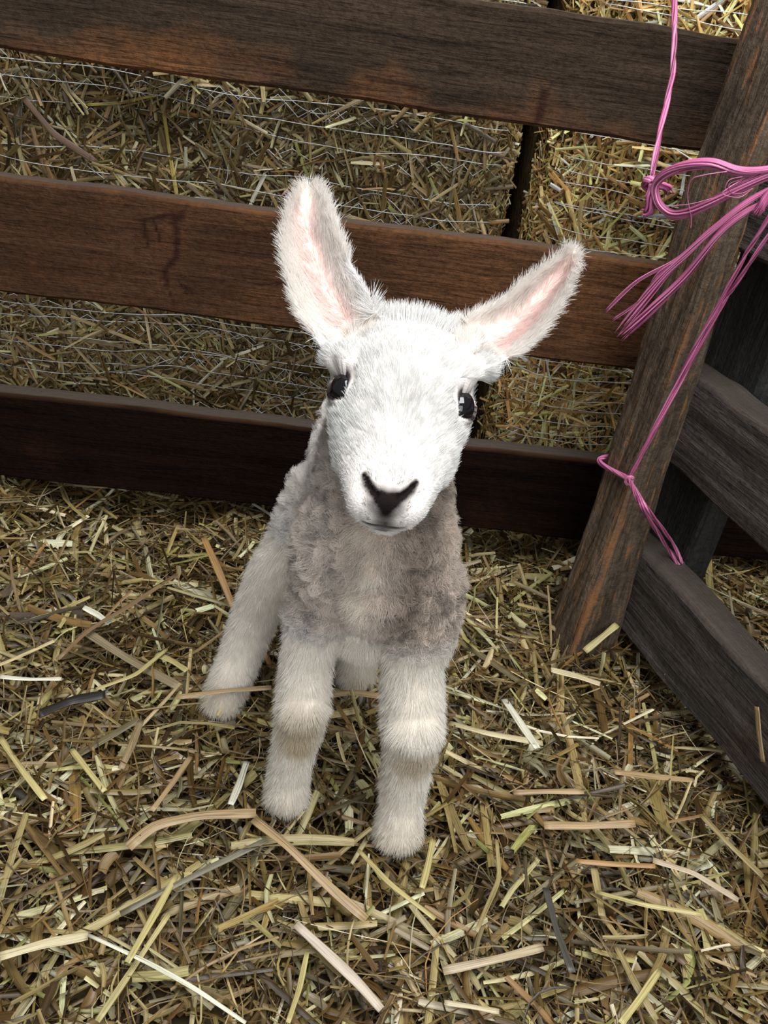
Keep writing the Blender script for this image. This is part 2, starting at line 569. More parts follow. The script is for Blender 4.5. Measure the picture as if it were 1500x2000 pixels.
XL, XR = -0.85, 0.85
RT_ = 0.022
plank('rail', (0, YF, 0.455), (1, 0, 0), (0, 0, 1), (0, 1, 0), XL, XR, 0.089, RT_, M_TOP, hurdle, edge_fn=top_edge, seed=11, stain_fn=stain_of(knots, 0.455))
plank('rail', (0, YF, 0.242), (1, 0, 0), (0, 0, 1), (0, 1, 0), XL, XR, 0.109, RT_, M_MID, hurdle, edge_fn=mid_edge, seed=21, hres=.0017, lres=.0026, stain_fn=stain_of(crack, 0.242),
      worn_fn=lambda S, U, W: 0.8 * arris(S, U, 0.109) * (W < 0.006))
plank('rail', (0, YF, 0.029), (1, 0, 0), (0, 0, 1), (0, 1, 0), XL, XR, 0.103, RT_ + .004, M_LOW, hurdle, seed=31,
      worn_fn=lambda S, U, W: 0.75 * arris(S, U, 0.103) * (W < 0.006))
for xx in (XL + 0.02, XR - 0.09):
    plank('upright', (xx, YF + RT_ + .006, -0.03), (0, 0, 1), (1, 0, 0), (0, 1, 0), 0, 0.62, 0.07, 0.03, M_POST, hurdle, seed=41)

# side hurdle ---------------------------------------------------------------
ang = math.radians(-70.3)
SD = V3(math.cos(ang), math.sin(ang), 0)           # along its rails, towards the viewer
SN = V3(SD[1], -SD[0], 0)                          # towards the lamb
SO = V3(0.317, 0.692, 0)
side = empty('wooden_hurdle', (0.317, 0.692, 0.0), 'grey weathered hurdle with leaning post at the pen corner, tied with pink twine', 'fence')


def board_local(name, o, ax, up, thick, *a, **k):
    return plank(name, o, ax, up, thick, *a, **k)


PZ = [-.035, .1, .2, .3, .4, .5, .66]


def post_at(z):
    """lean of the post: slide along the rails, thickness, breadth, outward lean at height z"""
    f = lambda a: float(np.interp(z, PZ, a))
    return (f([.0095, -.0014, -.0088, -.0145, -.0203, -.027, -.037]), f([.0555, .0473, .0395, .031, .027, .027, .027]),
            f([.043, .043, .0444, .053, .055, .060, .062]), f([0, 0, 0, -.002, -.005, -.018, -.036]))


def lean_post():
    # corner order: outer-near, inner-near, inner-far, outer-far
    def ring(z):
        s, t, w, o = post_at(z)
        j = 0.0035 * noise3(V3(z * 9, 0, 0), 1, 3)
        j2 = 0.0035 * noise3(V3(z * 11, 5, 0), 1, 4)
        b = SO + SN * (o - .002)
        c = [b + SD * (s + j * .5), b + SD * (s + j2 * .4) + SN * (t + .002 + j * .5), b + SD * (s - w + j2) + SN * (t + .003 + j), b + SD * (s - w)]
        return [p + V3(0, 0, z) for p in c]
    zs = np.linspace(-0.035, 0.66, 280)
    K = [30, 30, 16, 10]
    rings = []; ed = []; wn = []; stn = []
    for z in zs:
        c = ring(z)
        r = []
        for e in range(4):
            p, q = c[e], c[(e + 1) % 4]
            for k in range(K[e]):
                f = k / K[e]
                P = p + (q - p) * f
                # soft corners
                rr = min(f, 1 - f) * np.linalg.norm(q - p)
                cen = sum(c) / 4
                P = P + (cen - P) * 0.06 * max(0, 1 - rr / 0.006)
                P = P + 0.0016 * unit(P - cen) * fbm(V3(P[0] * 120, P[1] * 120, z * 14), 1, 3, 6)
                r.append(P)
                cw = 0.10 + 0.08 * noise3(V3(z * 13, 3, 0), 1, 15)
                crease = (e == 1 and f < cw * .6) or (e == 0 and f > 1 - cw)
                ed.append(0.10 * (e == 1))
                g = fbm(V3(e * 3 + f * 3, 0, z * 16), 1, 3, 12)
                g2 = fbm(V3(e * 40 + f * 22, 7, z * 34), 1, 3, 13)
                wn.append(max(0, min(1, 0.35 + 1.5 * g)) * 0.85 if crease else max(0.0, min(.8, (g2 - 0.55) * 2.2)))
                stn.append(0)
        rings.append(r)
    m = sum(K); n = len(zs)
    vs = np.array(rings).reshape(-1, 3)
    i = np.arange(n * m).reshape(n, m); j = np.roll(i, -1, 1)
    F = np.stack([i[:-1].ravel(), i[1:].ravel(), j[1:].ravel(), j[:-1].ravel()], 1).tolist()
    F.append(i[0].tolist()); F.append(i[-1][::-1].tolist())
    o = mesh_obj('post', vs, F, M_POST, side, False, {'edge': ('FLOAT', ed), 'worn': ('FLOAT', wn), 'stain': ('FLOAT', stn)})
    bm = bmesh.new(); bm.from_mesh(o.data); bmesh.ops.recalc_face_normals(bm, faces=bm.faces); bm.to_mesh(o.data); bm.free()
    return o


lean_post()


def side_rail(z0, h, L0, L1, t=0.038, seed=0):
    # mesh built along X then turned, so the grain follows the board
    o = plank('rail', (0, 0, 0), (1, 0, 0), (0, 0, 1), (0, 1, 0), L0, L1, h, t, M_SIDE, None, seed=seed, wob=0.003, chamfer=0.004,
              worn_fn=lambda S, U, W: 0.35 * arris(S, U, h) * (W < 0.008))
    me = o.data
    co = np.empty(len(me.vertices) * 3, np.float32); me.vertices.foreach_get('co', co)
    co = co.reshape(-1, 3) + np.array(o.location, np.float32)
    me.vertices.foreach_set('co', co.ravel()); me.update()
    o.parent = side
    o.location = (SD[0] * 0 - SN[0] * 0.003, -SN[1] * 0.003, z0)
    o.rotation_euler = (0, 0, ang)                 # local X -> SD ; local +Y -> away from the lamb
    return o


side_rail(0.018, 0.089, -0.06, 0.62, seed=51)
side_rail(0.203, 0.086, -0.06, 0.62, seed=61)
side_rail(0.403, 0.088, -0.06, 0.62, seed=71)
plank('upright', SO - SN * 0.043 + SD * -0.062 + V3(0, 0, -0.035), (0, 0, 1), SD, -SN, 0, 0.6, 0.075, 0.032, M_BACKUP, side, seed=81)


# ------------------------------------------------------------------ bales
def tube_mesh(paths, radius, k=5):
    vs, fs = [], []
    for P, r in paths:
        P = np.asarray(P, float)
        n = len(P)
        T = np.gradient(P, axis=0); T /= np.linalg.norm(T, axis=1, keepdims=True) + 1e-12
        ref = V3(0, 0, 1) if abs(T[0][2]) < 0.8 else V3(1, 0, 0)
        N = np.cross(T, ref); N /= np.linalg.norm(N, axis=1, keepdims=True) + 1e-12
        for q in range(1, n):                     # keep the frame from flipping
            w = N[q - 1] - T[q] * np.dot(N[q - 1], T[q])
            N[q] = w / (np.linalg.norm(w) + 1e-12)
        B = np.cross(T, N)
        r = np.broadcast_to(np.asarray(r, float), (n,))
        a = np.linspace(0, 2 * np.pi, k, endpoint=False)
        R = P[:, None] + r[:, None, None] * (np.cos(a)[None, :, None] * N[:, None] + np.sin(a)[None, :, None] * B[:, None])
        b = sum(len(v) for v in vs)
        i = b + np.arange(n * k).reshape(n, k); j = np.roll(i, -1, 1)
        vs.append(R.reshape(-1, 3))
        fs.extend(np.stack([i[:-1].ravel(), j[:-1].ravel(), j[1:].ravel(), i[1:].ravel()], 1).tolist())
        fs.append(i[0][::-1].tolist()); fs.append(i[-1].tolist())
    return np.concatenate(vs), fs


def make_bale(x0, x1, yf, label, pw, n_s, seed, net_pitch, zig, z1=0.80, cavity=False, yellow=1.0, poke=0.25, gain=1.35):
    depth, z0 = 0.45, -0.03
    root = empty('straw_bale', ((x0 + x1) / 2, yf + depth / 2, z0), label, 'straw bale')

    def surf(x, z):
        p = np.stack([x, z, 0 * x], -1)
        y = yf + 0.014 * fbm(p, 6, 3, seed)
        R = 0.06
        for d in (x - x0, x1 - x, z1 - z):
            q = np.clip(1 - d / R, 0, 1.2)
            y = y + R * (1 - np.sqrt(np.clip(1 - q ** 2, 0, 1)))
        if cavity:
            y = y + 0.035 * np.exp(-(((x + 0.22) / 0.11) ** 2 + ((z - 0.385) / 0.03) ** 2)) * (1 + 0.4 * fbm(p, 25, 2, 5))
        return y
    xs = np.linspace(x0, x1, int((x1 - x0) / 0.012)); zs = np.linspace(z0, z1, 60)
    X, Z = np.meshgrid(xs, zs)
    Yv = surf(X, Z) + 0.004
    n_, m_ = X.shape
    front = np.stack([X, Yv, Z], -1).reshape(-1, 3)
    back = np.stack([X, 0 * X + yf + depth, Z], -1).reshape(-1, 3)
    i = np.arange(n_ * m_).reshape(n_, m_); k = i + n_ * m_
    F = np.stack([i[:-1, :-1].ravel(), i[:-1, 1:].ravel(), i[1:, 1:].ravel(), i[1:, :-1].ravel()], 1).tolist()
    F += np.stack([k[:-1, :-1].ravel(), k[1:, :-1].ravel(), k[1:, 1:].ravel(), k[:-1, 1:].ravel()], 1).tolist()
    per = list(i[0, :]) + list(i[1:, -1]) + list(i[-1, -2::-1]) + list(i[-2:0:-1, 0])
    for a, b in zip(per, per[1:] + per[:1]):
        F.append([int(b), int(a), int(a + n_ * m_), int(b + n_ * m_)])
    mesh_obj('bale_core', np.concatenate([front, back]), F, M_BALE, root)
    # straw ends on the face
    chs = []
    for (n, lr, wr, yr, sg) in ((n_s, (.012, .05), (.0010, .0034), (-.004, .006), 2), (n_s // 4, (.02, .08), (.0020, .0052), (-.008, .002), 3)):
        x = rng.uniform(x0 + .008, x1 - .008, n); z = rng.uniform(z0, z1, n)
        nb = np.clip(np.minimum(x - x0, x1 - x) / .035, .25, 1)
        y = surf(x, z) + rng.uniform(*yr, n)
        th = rng.uniform(0, np.pi, n)
        el = rng.normal(0, poke, n)
        d = np.stack([np.cos(th) * np.cos(el), np.sin(el), np.sin(th) * np.cos(el)], 1)
        nr = np.stack([rng.normal(0, .5, n), -np.ones(n), rng.normal(.2, .5, n)], 1)
        c = np.clip(pick(n, pw) * np.array([1, yellow, yellow ** 2]) * gain, 0, .9)
        chs.append(straws(np.stack([x, y, z], 1), d, nr, rng.uniform(*lr, n) * nb, rng.uniform(*wr, n), c, segs=sg, bend=.12, kink=.15))
    n = n_s // 5                                   # the rounded shoulders of the bale
    e_ = rng.random(n) < .5
    k_ = rng.random(n) ** 2 * .05
    x = np.where(e_, x0 + .001 + k_, x1 - .001 - k_); z = rng.uniform(z0, z1, n)
    y = surf(x, z) + rng.uniform(-.003, .004, n)
    th = rng.uniform(0, np.pi, n)
    sx = np.where(e_, -1.0, 1.0) * np.clip(1 - k_ / .05, 0, 1)
    d = np.stack([np.cos(th) * (1 - .7 * np.abs(sx)), np.cos(th) * sx * .8 + rng.normal(0, .2, n), np.sin(th)], 1)
    nr = np.stack([sx, -np.ones(n) * (1.05 - np.abs(sx)), rng.normal(.1, .3, n)], 1)
    chs.append(straws(np.stack([x, y, z], 1), d, nr, rng.uniform(.010, .032, n), rng.uniform(.001, .0032, n), np.clip(pick(n, pw) * np.array([1, yellow, yellow ** 2]) * gain, 0, .9), segs=2, bend=.12, kink=.15))
    so = straw_obj('straw_face', chs, root)
    so['kind'] = 'stuff'
    # net wrap
    paths = []
    zc = z0 + 0.02
    while zc < 0.62:
        if rng.random() < 0.92:
            xx = np.linspace(x0 + .02, x1 - .02, int((x1 - x0) / 0.008))
            zz = zc + 0.005 * fbm(np.stack([xx * 8, 0 * xx + zc * 50, 0 * xx], -1), 1, 3, seed + 3) + rng.normal(0, .002)
            yy = surf(xx, zz) - 0.0085 - 0.003 * rng.random()
            paths.append((np.stack([xx, yy, zz], 1), 0.00042))
        zc += net_pitch * rng.uniform(0.7, 1.3)
    for q in range(zig):
        xa = rng.uniform(x0 + .03, x1 - .05); za = rng.uniform(0.0, 0.56)
        kind = rng.random()
        if kind < 0.55:
            n = 9; st = rng.uniform(.012, .02)
            xx = xa + np.arange(n) * st * 0.9; zz = za + (np.arange(n) % 2) * rng.uniform(.008, .014) + rng.normal(0, .001, n)
        elif kind < 0.75:
            n = 12; xx = xa + rng.normal(0, .0012, n).cumsum(); zz = np.linspace(za, za + rng.uniform(.05, .14), n)
        else:
            n = 14; tt = np.linspace(0, 1, n); xx = xa + tt * rng.uniform(.04, .13); zz = za + .02 * np.sin(tt * rng.uniform(2, 5) + rng.uniform(0, 6)) * rng.uniform(.4, 1.3)
        ok = (xx > x0 + .015) & (xx < x1 - .015)
        if ok.sum() < 4: continue
        xx, zz = xx[ok], zz[ok]
        paths.append((np.stack([xx, surf(xx, zz) - 0.0075, zz], 1), 0.0004))
    v, f = tube_mesh(paths, None, 4)
    mesh_obj('net_wrap', v, f, M_NET, root)
    return surf


surf_l = make_bale(-0.95, 0.164, 0.945, 'wide netted straw bale behind the hurdle, dull brown, left of the dark upright gap', PW_BALE, 30000, 100, 0.0165, 170, cavity=True)
surf_r = make_bale(0.187, 1.15, 0.935, 'netted straw bale of brighter yellow straw behind the hurdle, right of the dark upright gap', PW_BALE2, 24000, 200, 0.0135, 16, poke=0.18, yellow=0.92, gain=2.7)


# ------------------------------------------------------------------ single stalks that stand out
C_TAN, C_PALE, C_YEL, C_WHT, C_GRY, C_BRN, C_ORG = (.40, .28, .145), (.58, .50, .30), (.50, .43, .18), (.72, .70, .56), (.085, .082, .068), (.22, .14, .07), (.38, .22, .085)
stalk_n = [0]


def stalk(px, w, col, label, z=0.018, Y=None, plane=None, name='straw_stalk', z2=None, arch=0.12, group=None):
    """px: photo points along the stalk; w: its width in photo pixels."""
    stalk_n[0] += 1
    k = len(px)
    pts = []
    for q, (x, y) in enumerate(px):
        if plane is not None: pts.append(at_plane(x, y, *plane))
        elif Y is not None: pts.append(at_y(x, y, Y(at_y(x, y, .95)) if callable(Y) else Y))
        else:
            zz = z if z2 is None else z + (z2 - z) * q / (k - 1)
            P = at_z(x, y, zz)
            pts.append(at_z(x, y, zz + float(floor_h(P[0:1], P[1:2])[0]) * 0.8))
    pts = np.array(pts)
    # resample
    d = np.r_[0, np.cumsum(np.linalg.norm(np.diff(pts, axis=0), axis=1))]
    n = 14
    t = np.linspace(0, d[-1], n)
    P = np.stack([np.interp(t, d, pts[:, c]) for c in range(3)], 1)
    if k > 2:
        P[1:-1] = 0.5 * P[1:-1] + 0.25 * (P[:-2] + P[2:])
    dep = (P - CAM) @ FW
    wm = 0.85 * w * dep.mean() / FPX
    T = np.gradient(P, axis=0); T /= np.linalg.norm(T, axis=1, keepdims=True)
    up = plane[1] if plane is not None else (V3(0, -1, 0.2) if Y is not None else V3(0.05, -0.15, 1))
    S = np.cross(up, T); S /= np.linalg.norm(S, axis=1, keepdims=True)
    N = np.cross(T, S)
    wd = wm * (1 + 0.10 * np.sin(np.linspace(0, 7, n) + stalk_n[0])) * np.r_[0.95, np.ones(n - 2), 0.9]
    m = 9
    a = np.linspace(0, np.pi, m)
    out_, in_ = [], []
    for q in range(n):
        o_ = P[q] + S[q] * (np.cos(a)[:, None] * wd[q] / 2) + N[q] * (np.sin(a)[:, None] * wd[q] * arch)
        i_ = P[q] + S[q] * (np.cos(a)[::-1][:, None] * wd[q] / 2 * 0.8) + N[q] * (np.sin(a)[:, None] * wd[q] * arch * 0.55)
        out_.append(np.concatenate([o_, i_]))
    R = np.array(out_); mm = 2 * m
    i = np.arange(n * mm).reshape(n, mm); j = np.roll(i, -1, 1)
    F = np.stack([i[:-1].ravel(), j[:-1].ravel(), j[1:].ravel(), i[1:].ravel()], 1).tolist()
    F.append(i[0][::-1].tolist()); F.append(i[-1].tolist())
    st = np.zeros((n, mm, 3)); st[..., 0] = np.r_[np.cos(a), np.cos(a)[::-1]][None] * wm * 800
    st[..., 1] = t[:, None] * 22; st[..., 2] = stalk_n[0] * 7.3
    cc = np.tile(np.array(col, float), (n * mm, 1)) * (1 + 0.12 * noise3(st.reshape(-1, 3) * .5, 1, 3))[:, None]
    o = mesh_obj(name, R.reshape(-1, 3), F, M_STRAW, None, True, {'col': ('FLOAT_COLOR', cc), 'st': ('FLOAT_VECTOR', st.reshape(-1, 3))})
    return tag(o, label, 'straw', group)


G1 = 'single stalks lying on the bedding'
G = dict(group=G1)
stalk([(250, 1655), (300, 1612), (390, 1592), (500, 1588)], 24, C_TAN, 'broad tan stalk lying crosswise left of the lamb\'s front hooves, arching down', z=.022, **G)
stalk([(495, 1600), (560, 1650), (640, 1730), (715, 1795)], 22, C_TAN, 'long thick tan stalk slanting down in front of the lamb\'s front hooves', z=.022, **G)
stalk([(0, 1868), (90, 1842), (172, 1828)], 22, C_PALE, 'pale flat stalk running in from the frame edge at lower left', z=.02, **G)
stalk([(172, 1826), (290, 1880), (380, 1930), (480, 1998)], 10, C_WHT, 'long thin whitish stalk slanting down to the bottom edge at lower left', z=.026, **G)
stalk([(344, 1710), (300, 1790), (248, 1880)], 16, C_YEL, 'greenish yellow stalk standing steeply at lower left, below the grey stalk', z=.02, z2=.028, **G)
stalk([(190, 1995), (260, 1890), (330, 1785)], 14, C_YEL, 'yellow stalk rising from the bottom edge at lower left', z=.015, **G)
stalk([(1062, 1612), (1150, 1613), (1240, 1608)], 20, C_TAN, 'short wide flat tan stalk lying level right of the lamb', z=.02, **G)
stalk([(1003, 1548), (1070, 1546), (1140, 1546)], 14, C_TAN, 'narrow tan stalk lying level, just above the wide flat one right of the lamb', z=.02, **G)
stalk([(878, 1412), (950, 1432), (1060, 1452)], 15, C_PALE, 'pale yellow stalk starting beside the lamb\'s right-hand knee', z=.02, **G)
stalk([(985, 1366), (1015, 1410), (1050, 1462)], 19, C_WHT, 'bright whitish stalk slanting down right of the lamb, crossing a pale yellow one', z=.022, **G)
stalk([(1200, 1508), (1280, 1517), (1355, 1524)], 15, C_TAN, 'tan stalk lying level near the foot of the lower side rail', z=.02, **G)
stalk([(1076, 1308), (1125, 1320), (1172, 1336)], 16, C_PALE, 'pale yellow stalk in the straw just below the post foot', z=.025, **G)
stalk([(1142, 1272), (1175, 1245), (1205, 1220)], 16, C_YEL, 'short straw piece sticking up against the post foot', z=.02, z2=.04, **G)
stalk([(1066, 1735), (1085, 1810), (1118, 1900)], 17, C_GRY, 'dark grey rotten stalk lying at lower right of the lamb', z=.022, **G)
stalk([(235, 1785), (350, 1725), (440, 1680), (522, 1640)], 15, (.16, .14, .09), 'grey stalk slanting up towards the lamb\'s left-hand front hoof', z=.02, **G)
stalk([(112, 1288), (170, 1232), (250, 1185), (345, 1122)], 11, C_BRN, 'long thin brown stem slanting up through the straw left of the hind leg', z=.028, **G)
stalk([(398, 1050), (425, 1110), (456, 1188)], 17, C_ORG, 'orange stalk leaning against the lamb\'s hind leg', z=.05, z2=.02, **G)
stalk([(163, 1186), (190, 1200), (215, 1218)], 15, C_WHT, 'short shiny white chip of straw near the brown stem', z=.02, **G)
stalk([(305, 1278), (335, 1290), (366, 1310)], 15, C_YEL, 'short yellow stalk left of the lamb\'s hind hoof', z=.02, **G)
stalk([(345, 1362), (430, 1350), (530, 1343)], 13, C_TAN, 'tan stalk lying across the lamb\'s hind hoof', z=.035, **G)
stalk([(640, 1358), (690, 1352), (745, 1360)], 16, C_TAN, 'tan stalk lying between the lamb\'s legs', z=.025, **G)
stalk([(482, 1488), (468, 1530), (450, 1572)], 16, C_WHT, 'pale chip of straw beside the lamb\'s left-hand front hoof', z=.02, **G)
stalk([(578, 1805), (650, 1872), (700, 1920), (745, 1972)], 24, (.55, .46, .36), 'ragged pinkish white husk at bottom centre', z=.022, arch=.2, **G)
stalk([(600, 1860), (585, 1930), (562, 1998)], 13, C_YEL, 'narrow yellow stalk ending at the bottom edge left of the pinkish husk', z=.02, **G)
stalk([(1288, 1895), (1250, 1950), (1212, 2000)], 16, C_YEL, 'yellow stalk running off the bottom edge at lower right', z=.022, **G)
stalk([(868, 1958), (920, 1966), (975, 1976)], 12, C_PALE, 'pale yellow stalk lying level at the bottom edge right of the husk', z=.022, **G)
stalk([(0, 1440), (40, 1500), (88, 1562)], 14, C_YEL, 'yellow stalk slanting in from the left frame edge', z=.022, **G)
stalk([(846, 1640), (836, 1690), (824, 1735)], 15, C_YEL, 'short yellow stalk below the lamb\'s right-hand front hoof', z=.022, **G)
stalk([(1165, 1742), (1260, 1768), (1372, 1786)], 11, C_YEL, 'long thin yellowish stalk right of the dark grey one', z=.022, **G)
stalk([(700, 1660), (760, 1725), (850, 1795)], 12, C_YEL, 'yellowish blade slanting down from the gap between the front hooves', z=.024, **G)
stalk([(1478, 1380), (1482, 1430), (1490, 1488)], 15, C_TAN, 'piece of straw stuck to the face of the lower side rail', plane=(SO + SN * 0.004, SN))
C_OLV = (.34, .27, .12)
stalk([(0, 1322), (60, 1327), (120, 1326)], 10, C_WHT, 'thin white straw strip lying level at the left frame edge', z=.02, **G)
stalk([(165, 1232), (255, 1290), (352, 1342)], 22, (.27, .215, .13), 'broad grey-brown flattened stalk pointing at the hind hoof', z=.016, **G)
stalk([(72, 1396), (140, 1368), (206, 1356)], 24, (.022, .02, .016), 'black rotten husk in the straw left of the lamb', z=.02, **G)
stalk([(188, 1346), (265, 1318), (326, 1268)], 10, C_YEL, 'thin curved yellow blade just above the black rotten husk', z=.024, **G)
stalk([(275, 1408), (258, 1455), (236, 1502)], 17, (.33, .25, .14), 'flat dull tan stalk upright in the straw at centre left', z=.02, z2=.014, **G)
stalk([(372, 1478), (338, 1528), (296, 1584)], 13, C_TAN, 'tan stalk slanting down left of the lamb\'s left-hand front leg', z=.022, **G)
stalk([(140, 1464), (172, 1505), (205, 1546)], 14, C_YEL, 'short yellow stalk slanting down right of the one at the left frame edge', z=.02, **G)
stalk([(865, 1896), (960, 1876), (1060, 1850)], 20, (.45, .36, .23), 'long dull tan stalk ending at the dark grey rotten one', z=.018, **G)
stalk([(1275, 1680), (1355, 1705), (1442, 1758)], 15, (.50, .40, .27), 'pale brown bent stalk lying towards the right frame edge', z=.02, **G)
stalk([(1205, 1850), (1240, 1920), (1282, 1992)], 18, C_OLV, 'olive brown stalk reaching the bottom edge, crossed by a yellow one', z=.014, **G)
stalk([(970, 1640), (976, 1715), (930, 1820)], 11, C_OLV, 'slim curved olive stalk left of the dark grey rotten one', z=.024, **G)
stalk([(1125, 1682), (1200, 1688), (1280, 1692)], 13, C_ORG, 'orange brown stalk lying level below the short wide flat tan one', z=.022, **G)
stalk([(1160, 1695), (1168, 1740), (1176, 1790)], 18, C_OLV, 'short wide olive stalk lying upright below the orange brown one', z=.016, **G)
stalk([(1370, 1592), (1425, 1650), (1490, 1712)], 15, C_OLV, 'olive stalk slanting down to the right frame edge below the side rail', z=.02, **G)
G2 = dict(group='single stalks caught on the bale')
stalk([(318, 205), (330, 290), (346, 386)], 9, (.50, .38, .09), 'golden stalk hanging upright on the bale above the middle rail', Y=lambda P: float(surf_l(P[0:1], P[2:3])[0]) - .012, **G2)
stalk([(45, 190), (105, 262), (190, 318)], 15, (.23, .14, .09), 'thick brown stalk slanting across the bale at upper left', Y=lambda P: float(surf_l(P[0:1], P[2:3])[0]) - .012, **G2)
stalk([(170, 205), (240, 200), (305, 186)], 7, (.50, .40, .10), 'thin yellow stem lying level on the bale near the golden stalk', Y=lambda P: float(surf_l(P[0:1], P[2:3])[0]) - .012, **G2)

# ------------------------------------------------------------------ pink twine
t_ = NT('pink_baler_twine')
tc_ = t_.n('ShaderNodeAttribute', attribute_name='col')
p_ = t_.n('ShaderNodeBsdfPrincipled', i_Base_Color=tc_.outputs['Color'], i_Roughness=0.4)
p_.inputs['Specular IOR Level'].default_value = 0.5
M_TWINE = t_.out(p_.outputs[0])


def spline(P, n):
    P = np.asarray(P, float)
    Q = np.concatenate([2 * P[:1] - P[1:2], P, 2 * P[-1:] - P[-2:-1]])
    out = []
    for t in np.linspace(0, len(P) - 1 - 1e-9, n):
        i = int(t); f = t - i
        a, b, c, d = Q[i], Q[i + 1], Q[i + 2], Q[i + 3]
        out.append(0.5 * ((2 * b) + (c - a) * f + (2 * a - 5 * b + 4 * c - d) * f ** 2 + (3 * b - a - 3 * c + d) * f ** 3))
    return np.array(out)


def strands(P, rad, ns=9, twist=40.0, n=None, spread0=1.0, spread1=1.0, fr=0.42, seed=1, cut=0.0):
    """A cord of ns thin fibres wound round a path."""
    r_ = np.random.default_rng(seed)
    P = np.asarray(P, float)
    Lp = np.linalg.norm(np.diff(P, axis=0), axis=1).sum()
    n = n or max(12, int(Lp / 0.0035))
    C = spline(P, n)
    T = np.gradient(C, axis=0); T /= np.linalg.norm(T, axis=1, keepdims=True)
    N = np.zeros_like(C); N[0] = unit(np.cross(T[0], V3(.3, .2, .9)))
    for q in range(1, n):
        w = N[q - 1] - T[q] * np.dot(N[q - 1], T[q]); N[q] = unit(w)
    B = np.cross(T, N)
    t = np.linspace(0, 1, n)
    sp = spread0 + (spread1 - spread0) * t ** 2
    out = []
    for k in range(ns):
        ph = 2 * np.pi * k / ns + twist * Lp * t * (1 + 0.15 * r_.normal())
        rr = rad * (0 if k == 0 else r_.uniform(.55, .8)) * sp * (1 + 0.15 * np.sin(t * 20 + k))
        D = C + (np.cos(ph) * rr)[:, None] * N + (np.sin(ph) * rr)[:, None] * B
        e = n - int(cut * n * r_.random())
        w = rad * fr * np.ones(e); w[-3:] *= 0.6
        out.append((D[:e], w))
    return out


def twine_mesh(name, paths, parent, k=5, seed=0):
    v, f = tube_mesh(paths, None, k)
    r_ = np.random.default_rng(seed)
    cols = []
    for P, r in paths:
        base = np.array((0.43, 0.10, 0.225)) * r_.uniform(0.45, 1.35)
        base = base * (1 - 0.0) + 0.16 * r_.random() ** 3 * np.array((1, .75, .85))
        cols.append(np.tile(base, (len(P) * k, 1)))
    return mesh_obj(name, v, f, M_TWINE, parent, True, {'col': ('FLOAT_COLOR', np.clip(np.concatenate(cols), 0, .9))})


def on(px, t):
    return [at_d(x, y, d) for (x, y), d in zip(px, t)]


def dist_at(x, y, Y):
    return np.dot(at_y(x, y, Y) - CAM, FW)


hang = empty('hanging_twine', at_y(1270, 360, .70), 'single pink twine hanging straight down past the top rail, knotted to the bow loop', 'twine')
yy = lambda pts: [at_y(x, y, Y) for x, y, Y in pts]
twine_mesh('strand', strands(yy([(1312, -160, .80), (1316, 0, .79), (1317, 70, .78), (1313, 140, .765), (1300, 210, .745), (1286, 280, .715), (1272, 345, .69)]), .0023, 7, 60, seed=2), hang)
kn = []
kc = [(1262, 352), (1275, 350), (1283, 362), (1270, 372), (1260, 362), (1266, 350), (1280, 358), (1276, 378), (1268, 392), (1272, 405), (1262, 416)]
kn += strands(yy([(x, y, .685 + .006 * math.sin(q * 2)) for q, (x, y) in enumerate(kc)]), .0026, 8, 60, seed=3)
kn += strands(yy([(1270, 358, .68), (1290, 362, .678), (1303, 366, .68), (1308, 376, .683)]), .0026, 8, 40, spread1=1.5, seed=4)
kn += strands(yy([(1276, 360, .68), (1270, 385, .678), (1268, 410, .68), (1258, 414, .683)]), .0030, 10, 40, spread1=1.6, seed=14)
twine_mesh('knot', kn, hang)

bow = empty('tied_twine', at_y(1480, 350, .60), 'frayed pink twine bow tied round the top of the leaning post, loop and loose tails', 'twine')
D0 = .655
loop = [(1560, 318, .635), (1490, 332, .635), (1440, 332, .64), (1390, 318, .645), (1340, 322, .655), (1300, 338, .667), (1280, 362, .675), (1285, 395, .672), (1310, 416, .665), (1345, 412, .655), (1390, 392, .645), (1450, 362, .638), (1510, 335, .635), (1560, 325, .635)]
lp = strands(yy(loop), .0030, 14, 22, seed=5, fr=.24) + strands(yy([(x + 3 * math.sin(q), y + 8, Y + .002) for q, (x, y, Y) in enumerate(loop)]), .0022, 10, 30, seed=6, fr=.26)
twine_mesh('loop', lp, bow)
twine_mesh('tail', strands(yy([(1560, 345, .63), (1500, 372, .632), (1445, 405, .635), (1385, 455, .642), (1345, 492, .648), (1300, 535, .655), (1255, 590, .662), (1206, 652, .668)]), .0022, 12, 14, spread1=2.6, fr=.26, seed=7, cut=.06), bow)
twine_mesh('tail', strands(yy([(1560, 365, .628), (1500, 392, .630), (1450, 418, .633), (1400, 462, .640), (1335, 542, .652), (1270, 606, .66), (1210, 662, .668)]), .0021, 12, 14, spread1=2.4, fr=.26, seed=8, cut=.06), bow)
twine_mesh('tail', strands(yy([(1400, 440, .640), (1360, 476, .648), (1310, 514, .655), (1240, 553, .662), (1182, 610, .668)]), .0012, 5, 20, spread1=1.6, fr=.35, seed=9), bow)
twine_mesh('tail', strands(yy([(1380, 458, .642), (1335, 500, .65), (1285, 535, .656), (1255, 582, .662), (1196, 625, .666)]), .0009, 4, 20, spread1=1.6, fr=.4, seed=10), bow)
twine_mesh('tail', strands(yy([(1540, 360, .622), (1505, 375, .622), (1490, 398, .622), (1478, 418, .624)]), .0030, 14, 14, spread1=1.4, fr=.25, seed=19, cut=.1), bow)
wp = []
for q, (dx, dy) in enumerate(((0, 0), (3, 4), (-2, 7))):
    wp.append((spline(yy([(1450 + dx, 345 + dy, .636), (1424, 352 + 2 * dy, .632), (1418 + dx * 3, 372 + dy, .632), (1445, 378 + dy, .634), (1470, 368, .634)]), 40), .0003))
